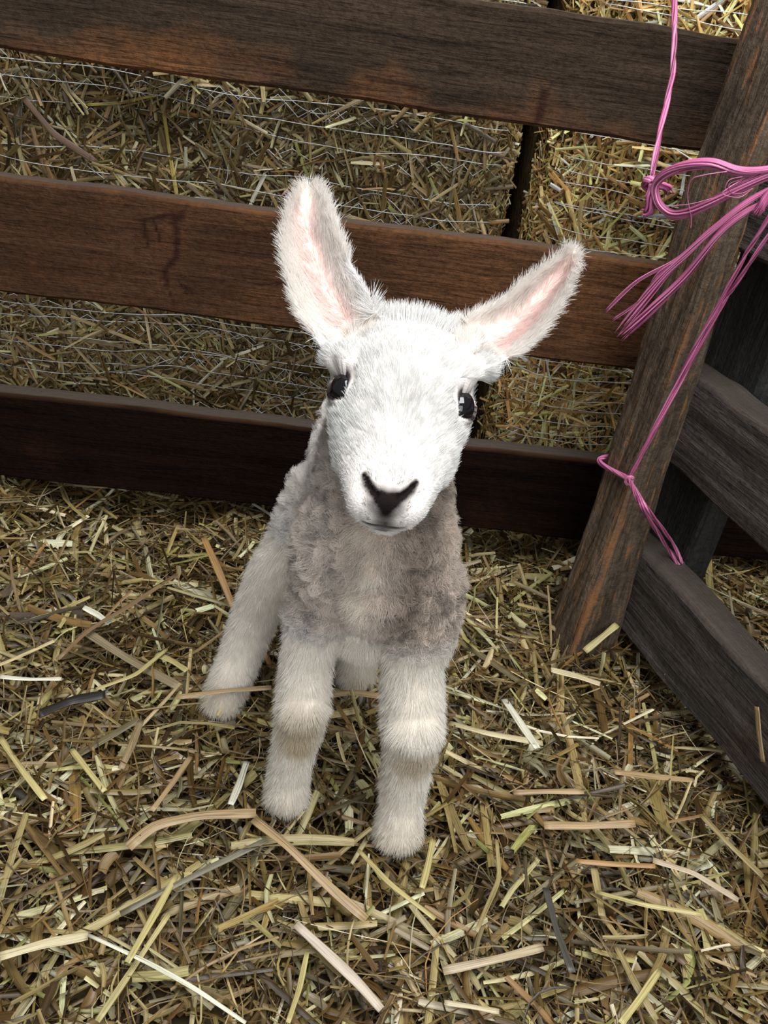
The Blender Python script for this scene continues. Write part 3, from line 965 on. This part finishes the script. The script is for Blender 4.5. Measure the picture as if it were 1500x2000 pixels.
wp.append((spline(yy([(1420, 335, .636), (1375, 342, .640), (1350, 352, .645), (1343, 385, .65), (1350, 425, .652), (1349, 446, .653)]), 40), .0004))
wp.append((spline(yy([(1400, 385, .642), (1350, 398, .648), (1310, 402, .656)]), 30), .0003))
twine_mesh('loose_fibre', wp, bow)

tie = empty('tied_twine', at_y(1228, 935, .66), 'pink twine looped round the lower leaning post, stretched down to the back upright', 'twine')
zt = 0.205
ps_, pt_, pw_, po_ = post_at(zt)
P0 = SO + SN * (pt_ + po_ + .0045) + SD * (ps_ + .001)
P0 = at_plane(1228, 935, P0, SN)
up_ = [P0 + (at_y(x, y, Y) - P0) for x, y, Y in ((1555, 300, .60), (1500, 425, .615), (1455, 500, .625), (1400, 600, .64), (1335, 720, .655), (1270, 850, .668))] + [P0]
up2 = [P0 + (at_y(x, y, Y) - P0) for x, y, Y in ((1555, 385, .60), (1500, 460, .615), (1440, 550, .627), (1408, 600, .64), (1340, 725, .655), (1274, 852, .668))] + [P0]
twine_mesh('strand', strands(up_, .0015, 7, 60, seed=11) + strands(up2, .0015, 7, 60, seed=12), tie)
inner = SO + SN * (pt_ + po_ + .0045)
Lc = at_plane(1170, 901, inner, SN)
Lf = [P0, at_plane(1200, 921, inner, SN), Lc, Lc - SN * .012 - SD * .004 + V3(0, 0, .002), Lc - SN * .045 - SD * .004 + V3(0, 0, .006)]
twine_mesh('band', strands(Lf, .0024, 9, 60, seed=13), tie)
Pe = at_plane(1333, 1100, SO + SD * .0165, SD)
ends = [Pe - SD * .012 - SN * .004]
dn = [P0, at_d(1262, 990, .712), P0 + (Pe - P0) * .72 + V3(.002, 0, .001), Pe] + ends
dn2 = [P0, at_d(1255, 992, .712), P0 + (Pe - P0) * .72 + V3(-.003, 0, -.003), Pe + V3(-.002, 0, -.004)] + [e + V3(0, 0, -.004) for e in ends]
twine_mesh('strand', strands(dn, .0017, 7, 50, seed=15) + strands(dn2, .0017, 7, 50, seed=16), tie)
k2 = [P0 + V3(.003 * math.cos(a), -.002 * abs(math.sin(a)) - .001, .004 * math.sin(a)) for a in np.linspace(0, 8, 10)]
twine_mesh('knot', strands(k2, .0015, 7, 40, seed=17), tie)

# ------------------------------------------------------------------ the lamb
TAU = math.radians(27)
TLT = math.radians(8)
a_img = -math.sin(TLT) * RT - math.cos(TLT) * UP
HA = unit(math.cos(TAU) * a_img - math.sin(TAU) * FW)     # poll -> muzzle
HV = unit(-FW - HA * np.dot(-FW, HA))                     # out of the forehead
HU = np.cross(HV, HA)                                     # towards the photo's right
HO = at_d(791, 730, 0.455) - HV * 0.031
H = lambda s, u, h: HO + HA * s + HU * u + HV * h

shells = []                                               # closed pieces joined by remeshing


def add_shell(vs, fs):
    shells.append((np.asarray(vs, float), fs))


def loft(rings):
    R = np.array(rings); n, m = R.shape[:2]
    i = np.arange(n * m).reshape(n, m); j = np.roll(i, -1, 1)
    F = np.stack([i[:-1].ravel(), j[:-1].ravel(), j[1:].ravel(), i[1:].ravel()], 1).tolist()
    F.append(i[0][::-1].tolist()); F.append(i[-1].tolist())
    add_shell(R.reshape(-1, 3), F)


def ball(c, r, ax=None):
    """ellipsoid; r scalar or 3 radii; ax rows = axes"""
    r = np.broadcast_to(np.asarray(r, float), (3,))
    A = np.eye(3) if ax is None else np.array([unit(x) for x in ax])
    th = np.linspace(0.02, np.pi - 0.02, 18); ph = np.linspace(0, 2 * np.pi, 28, endpoint=False)
    rings = []
    for t in th:
        d = np.stack([np.sin(t) * np.cos(ph), np.sin(t) * np.sin(ph), np.cos(t) * np.ones_like(ph)], 1) * r
        rings.append(np.asarray(c) + d @ A)
    loft(rings)


def limb(P, r, n=26):
    """tapering tube through joint points with rounded ends"""
    P = np.asarray(P, float)
    C = spline(P, n)
    t = np.linspace(0, len(P) - 1, n)
    R = np.interp(t, np.arange(len(P)), r)
    T = np.gradient(C, axis=0); T /= np.linalg.norm(T, axis=1, keepdims=True)
    C = np.concatenate([[C[0] - T[0] * R[0] * .7, C[0] - T[0] * R[0] * .4], C, [C[-1] + T[-1] * R[-1] * .4, C[-1] + T[-1] * R[-1] * .7]])
    R = np.concatenate([[R[0] * .35, R[0] * .8], R, [R[-1] * .8, R[-1] * .35]])
    T = np.gradient(C, axis=0); T /= np.linalg.norm(T, axis=1, keepdims=True)
    N = np.cross(T, V3(0, 1, .05)); N /= np.linalg.norm(N, axis=1, keepdims=True)
    B = np.cross(T, N)
    a = np.linspace(0, 2 * np.pi, 24, endpoint=False)
    loft(C[:, None] + R[:, None, None] * (np.cos(a)[None, :, None] * N[:, None] + np.sin(a)[None, :, None] * B[:, None]))


# head: stations (along, half width, top, bottom)
ST = [(-.054, .014, .004, -.022), (-.050, .022, .014, -.032), (-.042, .030, .024, -.040), (-.028, .0355, .0315, -.044), (-.012, .0378, .0335, -.045), (0, .0375, .0315, -.044),
      (.012, .0350, .0272, -.041), (.026, .0305, .0215, -.036), (.040, .0262, .0172, -.0305), (.052, .0228, .0140, -.026), (.061, .0198, .0105, -.0225), (.067, .0150, .0060, -.0185), (.070, .0085, .0010, -.013)]
rings = []
for s, w, d, v in ST:
    a = np.linspace(0, 2 * np.pi, 56, endpoint=False)
    e = 2.25
    ca, sa = np.cos(a), np.sin(a)
    cx = np.sign(ca) * np.abs(ca) ** (2 / e); cy = np.sign(sa) * np.abs(sa) ** (2 / e)
    mid = -0.006
    hh = np.where(cy > 0, mid + cy * (d - mid), mid + cy * (mid - v))
    ww = 1.05 * w * cx * np.where(cy < 0, 1 - 0.30 * np.abs(cy) ** 1.5, 1 - 0.16 * cy ** 2)
    rings.append(np.array([H(s, x, y) for x, y in zip(ww, hh)]))
loft(rings)
hax = (HU, HA, HV)
for sg in (-1, 1):
    ball(H(-.014, sg * .0290, .0155), (.0105, .012, .0095), hax)       # brow
    ball(H(.022, sg * .0215, -.012), (.012, .020, .016), hax)          # cheek
    ball(H(.056, sg * .0105, -.004), (.0115, .012, .0125), hax)        # lip pad
ball(H(.0535, 0, -.0205), (.0135, .0145, .0080), hax)                     # chin
ball(H(.060, 0, .0035), (.0125, .009, .0085), hax)                     # nose pad
# neck and trunk
limb([H(-.028, 0, -.012), H(-.020, 0, -.045), V3(.038, .500, .305), V3(.040, .487, .270)], [.028, .034, .038, .042])
ball((.040, .472, .258), (.0375, .042, .056))
ball((.040, .510, .250), (.040, .050, .054))
ball((.034, .555, .244), (.040, .055, .050))
ball((.030, .592, .232), (.038, .046, .048))
ball((.006, .468, .238), (.018, .028, .038))                           # shoulder points
ball((.072, .472, .243), (.018, .028, .038))
ball((.044, .452, .226), (.026, .024, .030))                           # brisket
ball(at_y(712, 1222, .472), (.024, .024, .022))


def pts(px):
    return [at_y(x, y, Y) for x, y, Y in px]


limb(pts([(655, 1120, .470), (622, 1210, .465), (600, 1290, .460), (590, 1385, .452), (578, 1450, .452), (567, 1505, .455), (560, 1556, .452)]), [.025, .020, .0160, .0172, .0142, .0138, .0150])
limb(pts([(812, 1130, .468), (812, 1230, .460), (805, 1310, .452), (806, 1420, .440), (797, 1485, .438), (785, 1560, .437), (778, 1625, .430)]), [.030, .0245, .0190, .0200, .0158, .0145, .0165])
ball(at_y(592, 1380, .447), (.0160, .0155, .018))                      # knees
ball(at_y(806, 1420, .434), (.0185, .0172, .020))
limb(pts([(640, 960, .580), (606, 1035, .572), (548, 1110, .572), (505, 1190, .578), (474, 1270, .572), (450, 1330, .560), (432, 1378, .552)]), [.026, .025, .0215, .0180, .0160, .0155, .0155])
limb([(.045, .590, .225), (.052, .585, .160), (.052, .605, .095), (.052, .615, .075), (.050, .600, .02), (.050, .597, .006)], [.034, .027, .019, .017, .0155, .0165])
limb([(.010, .628, .250), (.006, .648, .215), (.004, .652, .16)], [.014, .012, .009])   # tail


def ear(stations, base_in, cup, back=0.0055, fold=0.0):
    """stations: ((x,y) one edge, (x,y) other edge, depth at the middle) in photo terms, base first; edges come forward of the middle"""
    m = 15
    f_, b_ = [], []
    n = len(stations)
    E0 = spline([(*s[0], s[2]) for s in stations], 30); E1 = spline([(*s[1], s[2]) for s in stations], 30)
    k = np.linspace(-1, 1, m)
    rings = []
    for q in range(30):
        t = q / 29
        c = cup * (math.sin(math.pi * min(1, 0.25 + t * 0.80)) ** 0.7) + 0.0005
        fr, bk = [], []
        for kk in k:
            g = (kk + 1) / 2
            x = E0[q][0] * (1 - g) + E1[q][0] * g; y = E0[q][1] * (1 - g) + E1[q][1] * g
            d = E0[q][2] + c * (0.5 - abs(kk) ** 1.8) + fold * c * (-kk)
            thick = back * (1 - 0.45 * abs(kk) ** 3) * (1 - 0.5 * t ** 3)
            fr.append(at_d(x, y, d)); bk.append(at_d(x, y, d + thick))
        rings.append(np.array(fr + bk[::-1]))
    loft(rings)
    return np.array([r[m // 2] for r in rings]), rings


ear_l = [((655, 705), (738, 612), .482), ((624, 672), (716, 566), .487), ((585, 606), (690, 522), .493), ((562, 535), (665, 468), .497), ((555, 470), (648, 425), .500), ((566, 418), (632, 388), .503), ((588, 374), (614, 366), .506), ((598, 362), (603, 361), .507)]
ear_r = [((905, 625), (948, 722), .482), ((930, 612), (985, 706), .488), ((975, 588), (1040, 664), .492), ((1022, 556), (1080, 612), .494), ((1062, 526), (1106, 566), .494), ((1095, 502), (1121, 526), .493), ((1116, 490), (1127, 502), .492), ((1124, 488), (1127, 492), .492)]
mid_l, rg_l = ear(ear_l, None, .016)
mid_r, rg_r = ear(ear_r, None, .017, fold=0.35)
limb([H(-.034, -.018, .008), rg_l[0].mean(0) + FW * .004], [.015, .008], 8)
limb([H(-.034, .018, .008), rg_r[0].mean(0) + FW * .004], [.015, .008], 8)

ball(at_d(941, 714, .481), .0085)
ball(at_d(661, 700, .481), .0085)
allv, allf, off = [], [], 0
for v, f in shells:
    allv.append(v); allf += [[i + off for i in q] for q in f]; off += len(v)
tmp_me = bpy.data.meshes.new('tmp')
tmp_me.from_pydata(np.concatenate(allv).tolist(), [], allf)
bm = bmesh.new(); bm.from_mesh(tmp_me); bmesh.ops.recalc_face_normals(bm, faces=bm.faces); bm.to_mesh(tmp_me); bm.free()
tmp = bpy.data.objects.new('tmp', tmp_me); COL.objects.link(tmp)
md = tmp.modifiers.new('r', 'REMESH'); md.mode = 'VOXEL'; md.voxel_size = 0.0013
ms = tmp.modifiers.new('s', 'SMOOTH'); ms.factor = 0.5; ms.iterations = 9
dg = bpy.context.evaluated_depsgraph_get()
ev = tmp.evaluated_get(dg)
bme = bpy.data.meshes.new_from_object(ev)
bpy.data.objects.remove(tmp); bpy.data.meshes.remove(tmp_me)
nv = len(bme.vertices)
BV = np.empty(nv * 3, np.float32); bme.vertices.foreach_get('co', BV); BV = BV.reshape(-1, 3).astype(float)
BN = np.empty(nv * 3, np.float32); bme.vertices.foreach_get('normal', BN); BN = BN.reshape(-1, 3).astype(float)


def loc_head(P):
    q = P - HO
    return q @ HA, q @ HU, q @ HV


EYES = [(-.001, -.0300, .0075), (-.001, .0310, .0065)]
EYE_R = .0092
EYE_AX = []
for sg in (-1, 1):
    on_ = unit(HU * sg * .74 + HV * .67 + HA * .08)
    l_ = HA * .86 - HU * sg * .50
    l_ = unit(l_ - on_ * np.dot(l_, on_))
    EYE_AX.append((on_, l_, np.cross(on_, l_)))


def eye_coords(P, k):
    """outward share, almond value (<1 inside the opening), distance from the eyeball's centre"""
    on_, l_, w_ = EYE_AX[k]
    q = P - H(*EYES[k])
    d = np.linalg.norm(q, axis=1) + 1e-9
    x = q / d[:, None] * EYE_R
    out = (x @ on_) / EYE_R
    al = np.abs(x @ w_) / (.0066 * np.clip(1 - (np.abs(x @ l_) / .0084) ** 2, 1e-3, 1) ** .75)
    al = np.maximum(al, np.abs(x @ l_) / .0084) / 1.06
    return np.where(out > .22, out, -1), np.where(out > .22, al, 9), d, q / d[:, None]

eye_w = [H(*e) for e in EYES]


def regions(P):
    """named masks over points of the body surface"""
    s, u, h = loc_head(P)
    R = {}
    dl = np.min(np.linalg.norm(P[:, None] - mid_l[None, ::2], axis=2), 1)
    dr_ = np.min(np.linalg.norm(P[:, None] - mid_r[None, ::2], axis=2), 1)
    R['dl'], R['dr'] = dl, dr_
    inhead = (s > -.07) & (s < .09) & (np.abs(u) < .05) & (h > -.046) & (h < .05)
    R['ear'] = (~inhead | (np.minimum(dl, dr_) < .014)) & (np.minimum(dl, dr_) < .03) & (P[:, 2] > .36) & (s < -.028)
    R['head'] = inhead & ~R['ear']
    return s, u, h, R


def base_colour(P, Nn):
    s, u, h, R = regions(P)
    n = len(P)
    c = np.tile(np.array((.81, .80, .78)), (n, 1))
    body = ~R['head'] & ~R['ear']
    z = P[:, 2]
    # wool of neck, chest and shoulders: greyish beige with a pinker bib
    wool = body & (z > .185)
    f = np.clip((z - .175) / .03, 0, 1) * body * np.clip((.350 - z) / .03, 0, 1)
    px = (P[:, 0] - .033) / .019
    bib = np.exp(-px ** 2) * (P[:, 1] < .485)
    grey = np.array((.70, .605, .525)); pink = np.array((.93, .845, .765)); back = np.array((.88, .845, .80))
    front = np.clip((.535 - P[:, 1]) / .05, 0, 1)
    wc = back[None] * (1 - front[:, None]) + grey[None] * front[:, None]
    wc = wc * (1 - bib[:, None]) + pink[None] * bib[:, None]
    rightshade = np.exp(-((P[:, 0] - .060) / .013) ** 2) * np.clip((z - .19) / .03, 0, 1) * (P[:, 1] < .50)  # shade on the right of the chest, painted into the wool colour
    wc = wc * (1 - .48 * rightshade[:, None] * np.array((.92, 1.0, 1.06)))
    leftlight = np.clip((.026 - P[:, 0]) / .02, 0, 1)[:, None] * .42  # lit left flank of the chest, painted in as paler wool
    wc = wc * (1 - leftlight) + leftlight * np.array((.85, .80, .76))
    spot = np.clip(fbm(P, 170, 2, 31) * 1.9 - .25, 0, 1) * 0.55 * (1 - .8 * bib) * front
    wc = wc * (1 - spot[:, None])
    c = c * (1 - f[:, None]) + wc * f[:, None]
    c[R['ear']] = (.90, .855, .81)
    # legs: cream, stained knees and pasterns
    leg = body & (z <= .185)
    lc = np.array((.90, .86, .795))
    fl_ = (leg * 1.0)[:, None]
    c = c * (1 - fl_) + lc * fl_
    for ctr, rad in ((at_y(590, 1418, .435), .017), (at_y(812, 1478, .425), .015), (at_y(585, 1450, .437), .012)):
        k = np.exp(-(np.linalg.norm(P - ctr, axis=1) / rad) ** 2)[:, None] * 0.65
        c = c * (1 - k) + np.array((.50, .38, .20)) * k
    low = np.clip((.045 - z) / .045, 0, 1)[:, None] * 0.55 * (body * 1.0)[:, None]
    c = c * (1 - low) + np.array((.62, .53, .38)) * low
    return c, s, u, h, R


def nose_mask(s, u, h):
    """dark V of the nostrils running into the nose tip, and the mouth line"""
    au = np.abs(u)
    d1 = seg_dist(au, s, [(.0134, .0508, .0016), (.0114, .0553, .0025), (.0074, .0598, .0034), (.0034, .0626, .0058), (.0, .0645, .0076)])
    v = np.clip(1.55 - d1, 0, 1) * (h > -.012)
    d2 = np.abs(h + .0084 - 4.0 * au ** 2) / .0022
    m = np.clip(1.5 - d2, 0, 1) * (au < .0118) * (s > .046)
    ph = np.clip(1.4 - au / .0014, 0, 1) * (h < -.002) * (h > -.0090) * (s > .058)
    return np.clip(v, 0, 1), np.clip(np.maximum(m, ph), 0, 1)


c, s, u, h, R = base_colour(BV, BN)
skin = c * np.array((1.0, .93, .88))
v_, m_ = nose_mask(s, u, h)
dark = np.maximum(v_, m_ * .9) * R['head']
# shape the nostrils and mouth: press the dark lines in a little
d1 = seg_dist(np.abs(u), s, [(.0122, .0530, .0014), (.0100, .0574, .0020), (.0065, .0608, .0022)])
press = (np.clip(1.3 - d1, 0, 1) * (h > -.008) * 0.0022 + np.clip(m_, 0, 1) * .0012) * R['head']
BV -= BN * press[:, None]
skin = skin * (1 - dark[:, None]) + np.array((.010, .007, .007)) * dark[:, None]
# thin-haired pink of the ear hollow
pinkE = np.zeros(nv)
for mid, rg, key in ((mid_l, rg_l, 'dl'), (mid_r, rg_r, 'dr')):
    mm = len(rg[0]) // 2
    for q in range(3, 20):
        for kk in (6, 7) if key == 'dl' else (8, 9, 10):
            d = np.linalg.norm(BV - rg[q][kk], axis=1)
            near = d < .0062
            face = (BN @ -FW) > 0.1
            pinkE = np.maximum(pinkE, np.where(near & face, np.clip(1.15 - d / .0054, 0, 1) * (1 - 0.4 * q / 24), 0))
skin = skin * (1 - pinkE[:, None]) + np.array((.86, .62, .56)) * pinkE[:, None]
for k in (0, 1):
    out_, al, d, dirn = eye_coords(BV, k)
    kk = (np.clip((1.22 - al) / .12, 0, 1) * (d < EYE_R * 1.9))[:, None]
    skin = skin * (1 - kk) + np.array((.03, .022, .022)) * kk
for k in (0, 1):
    out_, al, d, dirn = eye_coords(BV, k)
    near = (d < EYE_R * 1.9) & (out_ > 0)
    ins = near & (al < 1.0)
    lid = near & ~ins
    BV[ins] = H(*EYES[k]) + dirn[ins] * (EYE_R - .0035)
    want = EYE_R + .0016 * np.clip(1.0 - (al[lid] - 1) * .25, 0, 1)
    cap_ = EYE_R + .0017 + .0050 * np.clip(al[lid] - 1.0, 0, 9) ** 1.15
    BV[lid] = H(*EYES[k]) + dirn[lid] * np.minimum(np.maximum(d[lid], want), cap_)[:, None]
bme.vertices.foreach_set('co', BV.astype(np.float32).ravel())
LAMB = V3(.03, .50, 0.0)
lamb = empty('lamb', LAMB, 'newborn white lamb standing on the straw, facing the camera with ears out', 'lamb')
F_ = np.empty(len(bme.polygons) * 4, np.int32)
faces = [list(p.vertices) for p in bme.polygons]
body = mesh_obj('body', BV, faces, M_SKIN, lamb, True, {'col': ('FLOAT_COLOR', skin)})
bpy.data.meshes.remove(bme)

# eyes
for e, sg in zip(eye_w, (-1, 1)):
    th = np.linspace(0.01, np.pi - 0.01, 24); ph = np.linspace(0, 2 * np.pi, 32, endpoint=False)
    rr = np.array([[np.sin(t) * np.cos(p), np.sin(t) * np.sin(p), np.cos(t)] for t in th for p in ph]) * np.array([EYE_R * .96, EYE_R * 1.04, EYE_R])
    A = np.array([HU, HA, HV])
    vs = e + rr @ A
    i = np.arange(24 * 32).reshape(24, 32); j = np.roll(i, -1, 1)
    Fq = np.stack([i[:-1].ravel(), j[:-1].ravel(), j[1:].ravel(), i[1:].ravel()], 1)
    o = mesh_obj('eye', vs, [list(map(int, q)) for q in Fq] + [i[0][::-1].tolist(), i[-1].tolist()], M_EYE, lamb)
    o['label'] = 'glossy black eye'

# hooves: two pointed claws each
def hoof(c, heading):
    hd = unit(V3(math.cos(heading), math.sin(heading), 0)); sdv = V3(-hd[1], hd[0], 0)
    vs, fs = [], []
    for sg in (-1, 1):
        b = len(vs)
        for z, sc_, fw in ((-.012, 1.0, .004), (-.002, .92, .002), (.010, .80, -.002), (.018, .66, -.004)):
            for a in np.linspace(0, 2 * np.pi, 16, endpoint=False):
                x = math.cos(a) * .0128 * sc_ * (1.15 if math.cos(a) > 0 else .8); y = math.sin(a) * .0068 * sc_ * (1 - .35 * max(0, math.cos(a)))
                vs.append(np.asarray(c) + hd * (x + fw) + sdv * (y + sg * .0072) + V3(0, 0, z))
        for r in range(3):
            for k in range(16):
                fs.append([b + r * 16 + k, b + r * 16 + (k + 1) % 16, b + (r + 1) * 16 + (k + 1) % 16, b + (r + 1) * 16 + k])
        fs.append([b + k for k in range(15, -1, -1)]); fs.append([b + 48 + k for k in range(16)])
    o = mesh_obj('hoof', vs, fs, M_HOOF, lamb)


for cpt, hd in ((at_z(562, 1558, 0.000), -1.7), (at_z(777, 1632, .000), -1.55), (at_z(436, 1378, .000), -2.0), (V3(.05, .594, .000), -1.6)):
    hoof(cpt, hd)

# wool -----------------------------------------------------------------------
tri = []
me = body.data
me.calc_loop_triangles()
T3 = np.empty(len(me.loop_triangles) * 3, np.int32); me.loop_triangles.foreach_get('vertices', T3); T3 = T3.reshape(-1, 3)
VN = np.empty(nv * 3, np.float32); me.vertices.foreach_get('normal', VN); VN = VN.reshape(-1, 3).astype(float)
A_ = np.linalg.norm(np.cross(BV[T3[:, 1]] - BV[T3[:, 0]], BV[T3[:, 2]] - BV[T3[:, 0]]), axis=1) / 2
cen = BV[T3].mean(1)
seen = np.clip(((CAM - cen) / np.linalg.norm(CAM - cen, axis=1, keepdims=True) * VN[T3].mean(1)).sum(1) * 1.6 + 0.75, 0.25, 1)
s, u, h, R = regions(cen)
dens = np.ones(len(cen)) * 1.0
dens[R['head']] = 1.5
dens[R['ear']] = 2.1
wgt = A_ * dens * seen
NH = 300000
ti = rng.choice(len(T3), NH, p=wgt / wgt.sum())
b1, b2 = rng.random(NH), rng.random(NH)
fl2 = b1 + b2 > 1
b1[fl2], b2[fl2] = 1 - b1[fl2], 1 - b2[fl2]
b0 = 1 - b1 - b2
P = BV[T3[ti, 0]] * b0[:, None] + BV[T3[ti, 1]] * b1[:, None] + BV[T3[ti, 2]] * b2[:, None]
Nn = VN[T3[ti, 0]] * b0[:, None] + VN[T3[ti, 1]] * b1[:, None] + VN[T3[ti, 2]] * b2[:, None]
Nn /= np.linalg.norm(Nn, axis=1, keepdims=True)
ic = skin[T3[ti, 0]]
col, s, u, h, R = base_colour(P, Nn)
v_, m_ = nose_mask(s, u, h)
darkF = np.maximum(v_, m_) * R['head']
pk = pinkE[T3[ti, 0]]
de = np.minimum(np.linalg.norm(P - eye_w[0], axis=1), np.linalg.norm(P - eye_w[1], axis=1))
alm = np.full(NH, 9.0)
for k in (0, 1):
    out_, al, d, dirn = eye_coords(P, k)
    alm = np.where(d < EYE_R * 1.9, np.minimum(alm, al), alm)
head, earm = R['head'], R['ear']
body_ = ~head & ~earm
z = P[:, 2]
keep = (darkF < .40) & (alm > 1.15) & (rng.random(NH) > pk * .25) & ~(body_ & (z < .0085))
# lengths
L = np.full(NH, .0085)
L[head] = .0062
muz = head & (s > .03)
L[muz] = np.interp(s[muz], [.03, .06], [.0052, .0024])
L[earm] = .0078
pollm = head & (s < -.036) & (h > -.012) & (np.abs(u) < .024)
L[pollm] = .0105
L[head & (de < .0165)] = .0032
woolm = body_ & (z > .185) & (z < .345)
L[body_ & (z >= .345)] = .0065
L[woolm] = .0085
L[body_ & (P[:, 1] > .53) & (z > .12)] = .0100
L[body_ & (z <= .185)] = .0085
L *= rng.uniform(.65, 1.2, NH)
# flow directions
flow = np.tile(V3(0, .15, -1.0), (NH, 1))
hf = -HA[None] * 1.0 + HU[None] * (u / .03)[:, None] * 0.55
flow[head] = hf[head]
mz2 = head & (s > .045) & (h < .004)
flow[mz2] = (HU[None] * np.sign(u)[:, None] * 0.9 - HA[None] * .5 - HV[None] * .3)[mz2]
flow[woolm] = (V3(0, .45, -.55)[None] + rng.normal(0, .35, (NH, 3)))[woolm]
for k in (0, 1):
    on_, l_, w_ = EYE_AX[k]
    q = P - H(*EYES[k]); dd = np.linalg.norm(q, axis=1)
    mk = head & (dd < .0165)
    flow[mk] = (q - np.outer(q @ on_, on_))[mk] / .01 - HA * .3
for mid, key in ((mid_l, 'dl'), (mid_r, 'dr')):
    msk = earm & (R[key] <= np.minimum(R['dl'], R['dr']) + 1e-9)
    pi_ = np.argmin(np.linalg.norm(P[msk][:, None] - mid[None], axis=2), 1)
    out_ = P[msk] - mid[pi_]
    out_ /= np.linalg.norm(out_, axis=1, keepdims=True) + 1e-6
    tipd = unit(mid[-1] - mid[0])
    flow[msk] = out_ * .75 + tipd * .75
tang = flow - Nn * (flow * Nn).sum(1, keepdims=True)
tang /= np.linalg.norm(tang, axis=1, keepdims=True) + 1e-6
lift = np.full(NH, .45)
lift[head] = .30
lift[pollm] = 1.3
lift[earm] = .40
lift[woolm] = 1.0
clump = np.stack([noise3(P, 260, 51), noise3(P, 260, 52), noise3(P, 260, 53)], 1)
clump2 = np.stack([noise3(P, 110, 61), noise3(P, 110, 62), noise3(P, 110, 63)], 1)
jit = rng.normal(0, 1, (NH, 3)) * np.where(head | earm, .12, .16)[:, None] + clump * np.where(head | earm, .18, .30)[:, None] + clump2 * np.where(head, .16, .20)[:, None]
D = tang + Nn * lift[:, None] + jit
D /= np.linalg.norm(D, axis=1, keepdims=True)
K = 6
t = np.linspace(0, 1, K)
droop = np.where(head | earm, .15, .3)
pts_ = P[:, None] - Nn[:, None] * .0006 + D[:, None] * (t[None, :, None] * L[:, None, None]) + (tang * droop[:, None])[:, None] * ((t ** 2)[None, :, None] * L[:, None, None])
# curls of the chest and shoulder wool
cr = np.where(woolm, .0018, .00025) * np.where(woolm & (np.abs(P[:, 0] - .037) < .016) & (P[:, 1] < .48), .35, 1)
ph0 = noise3(P, 330, 71) * 9
phs = ph0[:, None] + t[None] * np.where(woolm, 9.0, 3.0)[:, None]
S1 = np.cross(D, Nn + .01); S1 /= np.linalg.norm(S1, axis=1, keepdims=True) + 1e-6
S2 = np.cross(D, S1)
amp = (cr[:, None] * np.sqrt(t)[None])[..., None]
pts_ = pts_ + amp * (np.cos(phs)[..., None] * S1[:, None] + np.sin(phs)[..., None] * S2[:, None])
# wool gathers into small locks
from mathutils.kdtree import KDTree
wi = np.where(woolm)[0]
ce = wi[rng.choice(len(wi), len(wi) // 26, replace=False)]
kd_ = KDTree(len(ce))
for q, i in enumerate(ce): kd_.insert(P[i], q)
kd_.balance()
own = np.array([kd_.find(P[i])[1] for i in wi])
pull = (t ** 1.2)[None, :, None] * (.66 * np.where((np.abs(P[wi, 0] - .036) < .014) & (P[wi, 1] < .49), .45, 1))[:, None, None]
pts_[wi] = pts_[wi] * (1 - pull) + pts_[ce][own] * pull
tone = rng.uniform(.80, 1.12, len(ce))
col[wi] *= tone[own][:, None]
col = col * rng.uniform(.90, 1.06, (NH, 1))
col = col * (1 - pk[:, None] * .20 * np.array((.12, 1.0, 1.0)))
halo = (np.clip((1.6 - alm) / .3, 0, 1) * .45)[:, None]
col = col * (1 - halo)
ntop = head & (s > .044) & (np.abs(u) < .0115) & (h > -.006)
kf = (ntop * np.clip((s - .044) / .012, 0, 1) * .42 * rng.uniform(.5, 1.1, NH))[:, None]
col = col * (1 - kf) + np.array((.20, .16, .13)) * kf
kd = np.clip((darkF - .08) * 2.2, 0, 1)[:, None]
col = col * (1 - kd) + np.array((.03, .022, .02)) * kd
col = np.clip(col, 0, .94)
pts_, col = pts_[keep], col[keep]
n_h = len(pts_)
hc = bpy.data.hair_curves.new('fur')
hc.add_curves([K] * n_h)
hc.attributes['position'].data.foreach_set('vector', (pts_ - LAMB).astype(np.float32).ravel())
ra = hc.attributes.get('radius') or hc.attributes.new('radius', 'FLOAT', 'POINT')
rad = np.array([1.0, 1.0, .92, .78, .55, .22]) * .00013
ra.data.foreach_set('value', np.tile(rad, n_h).astype(np.float32))
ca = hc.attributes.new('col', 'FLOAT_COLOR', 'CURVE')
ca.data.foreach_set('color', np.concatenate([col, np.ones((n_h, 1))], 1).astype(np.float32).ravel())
hc.materials.append(M_FUR)
fur = bpy.data.objects.new('fur', hc)
COL.objects.link(fur)
fur.parent = lamb
fur['kind'] = 'stuff'
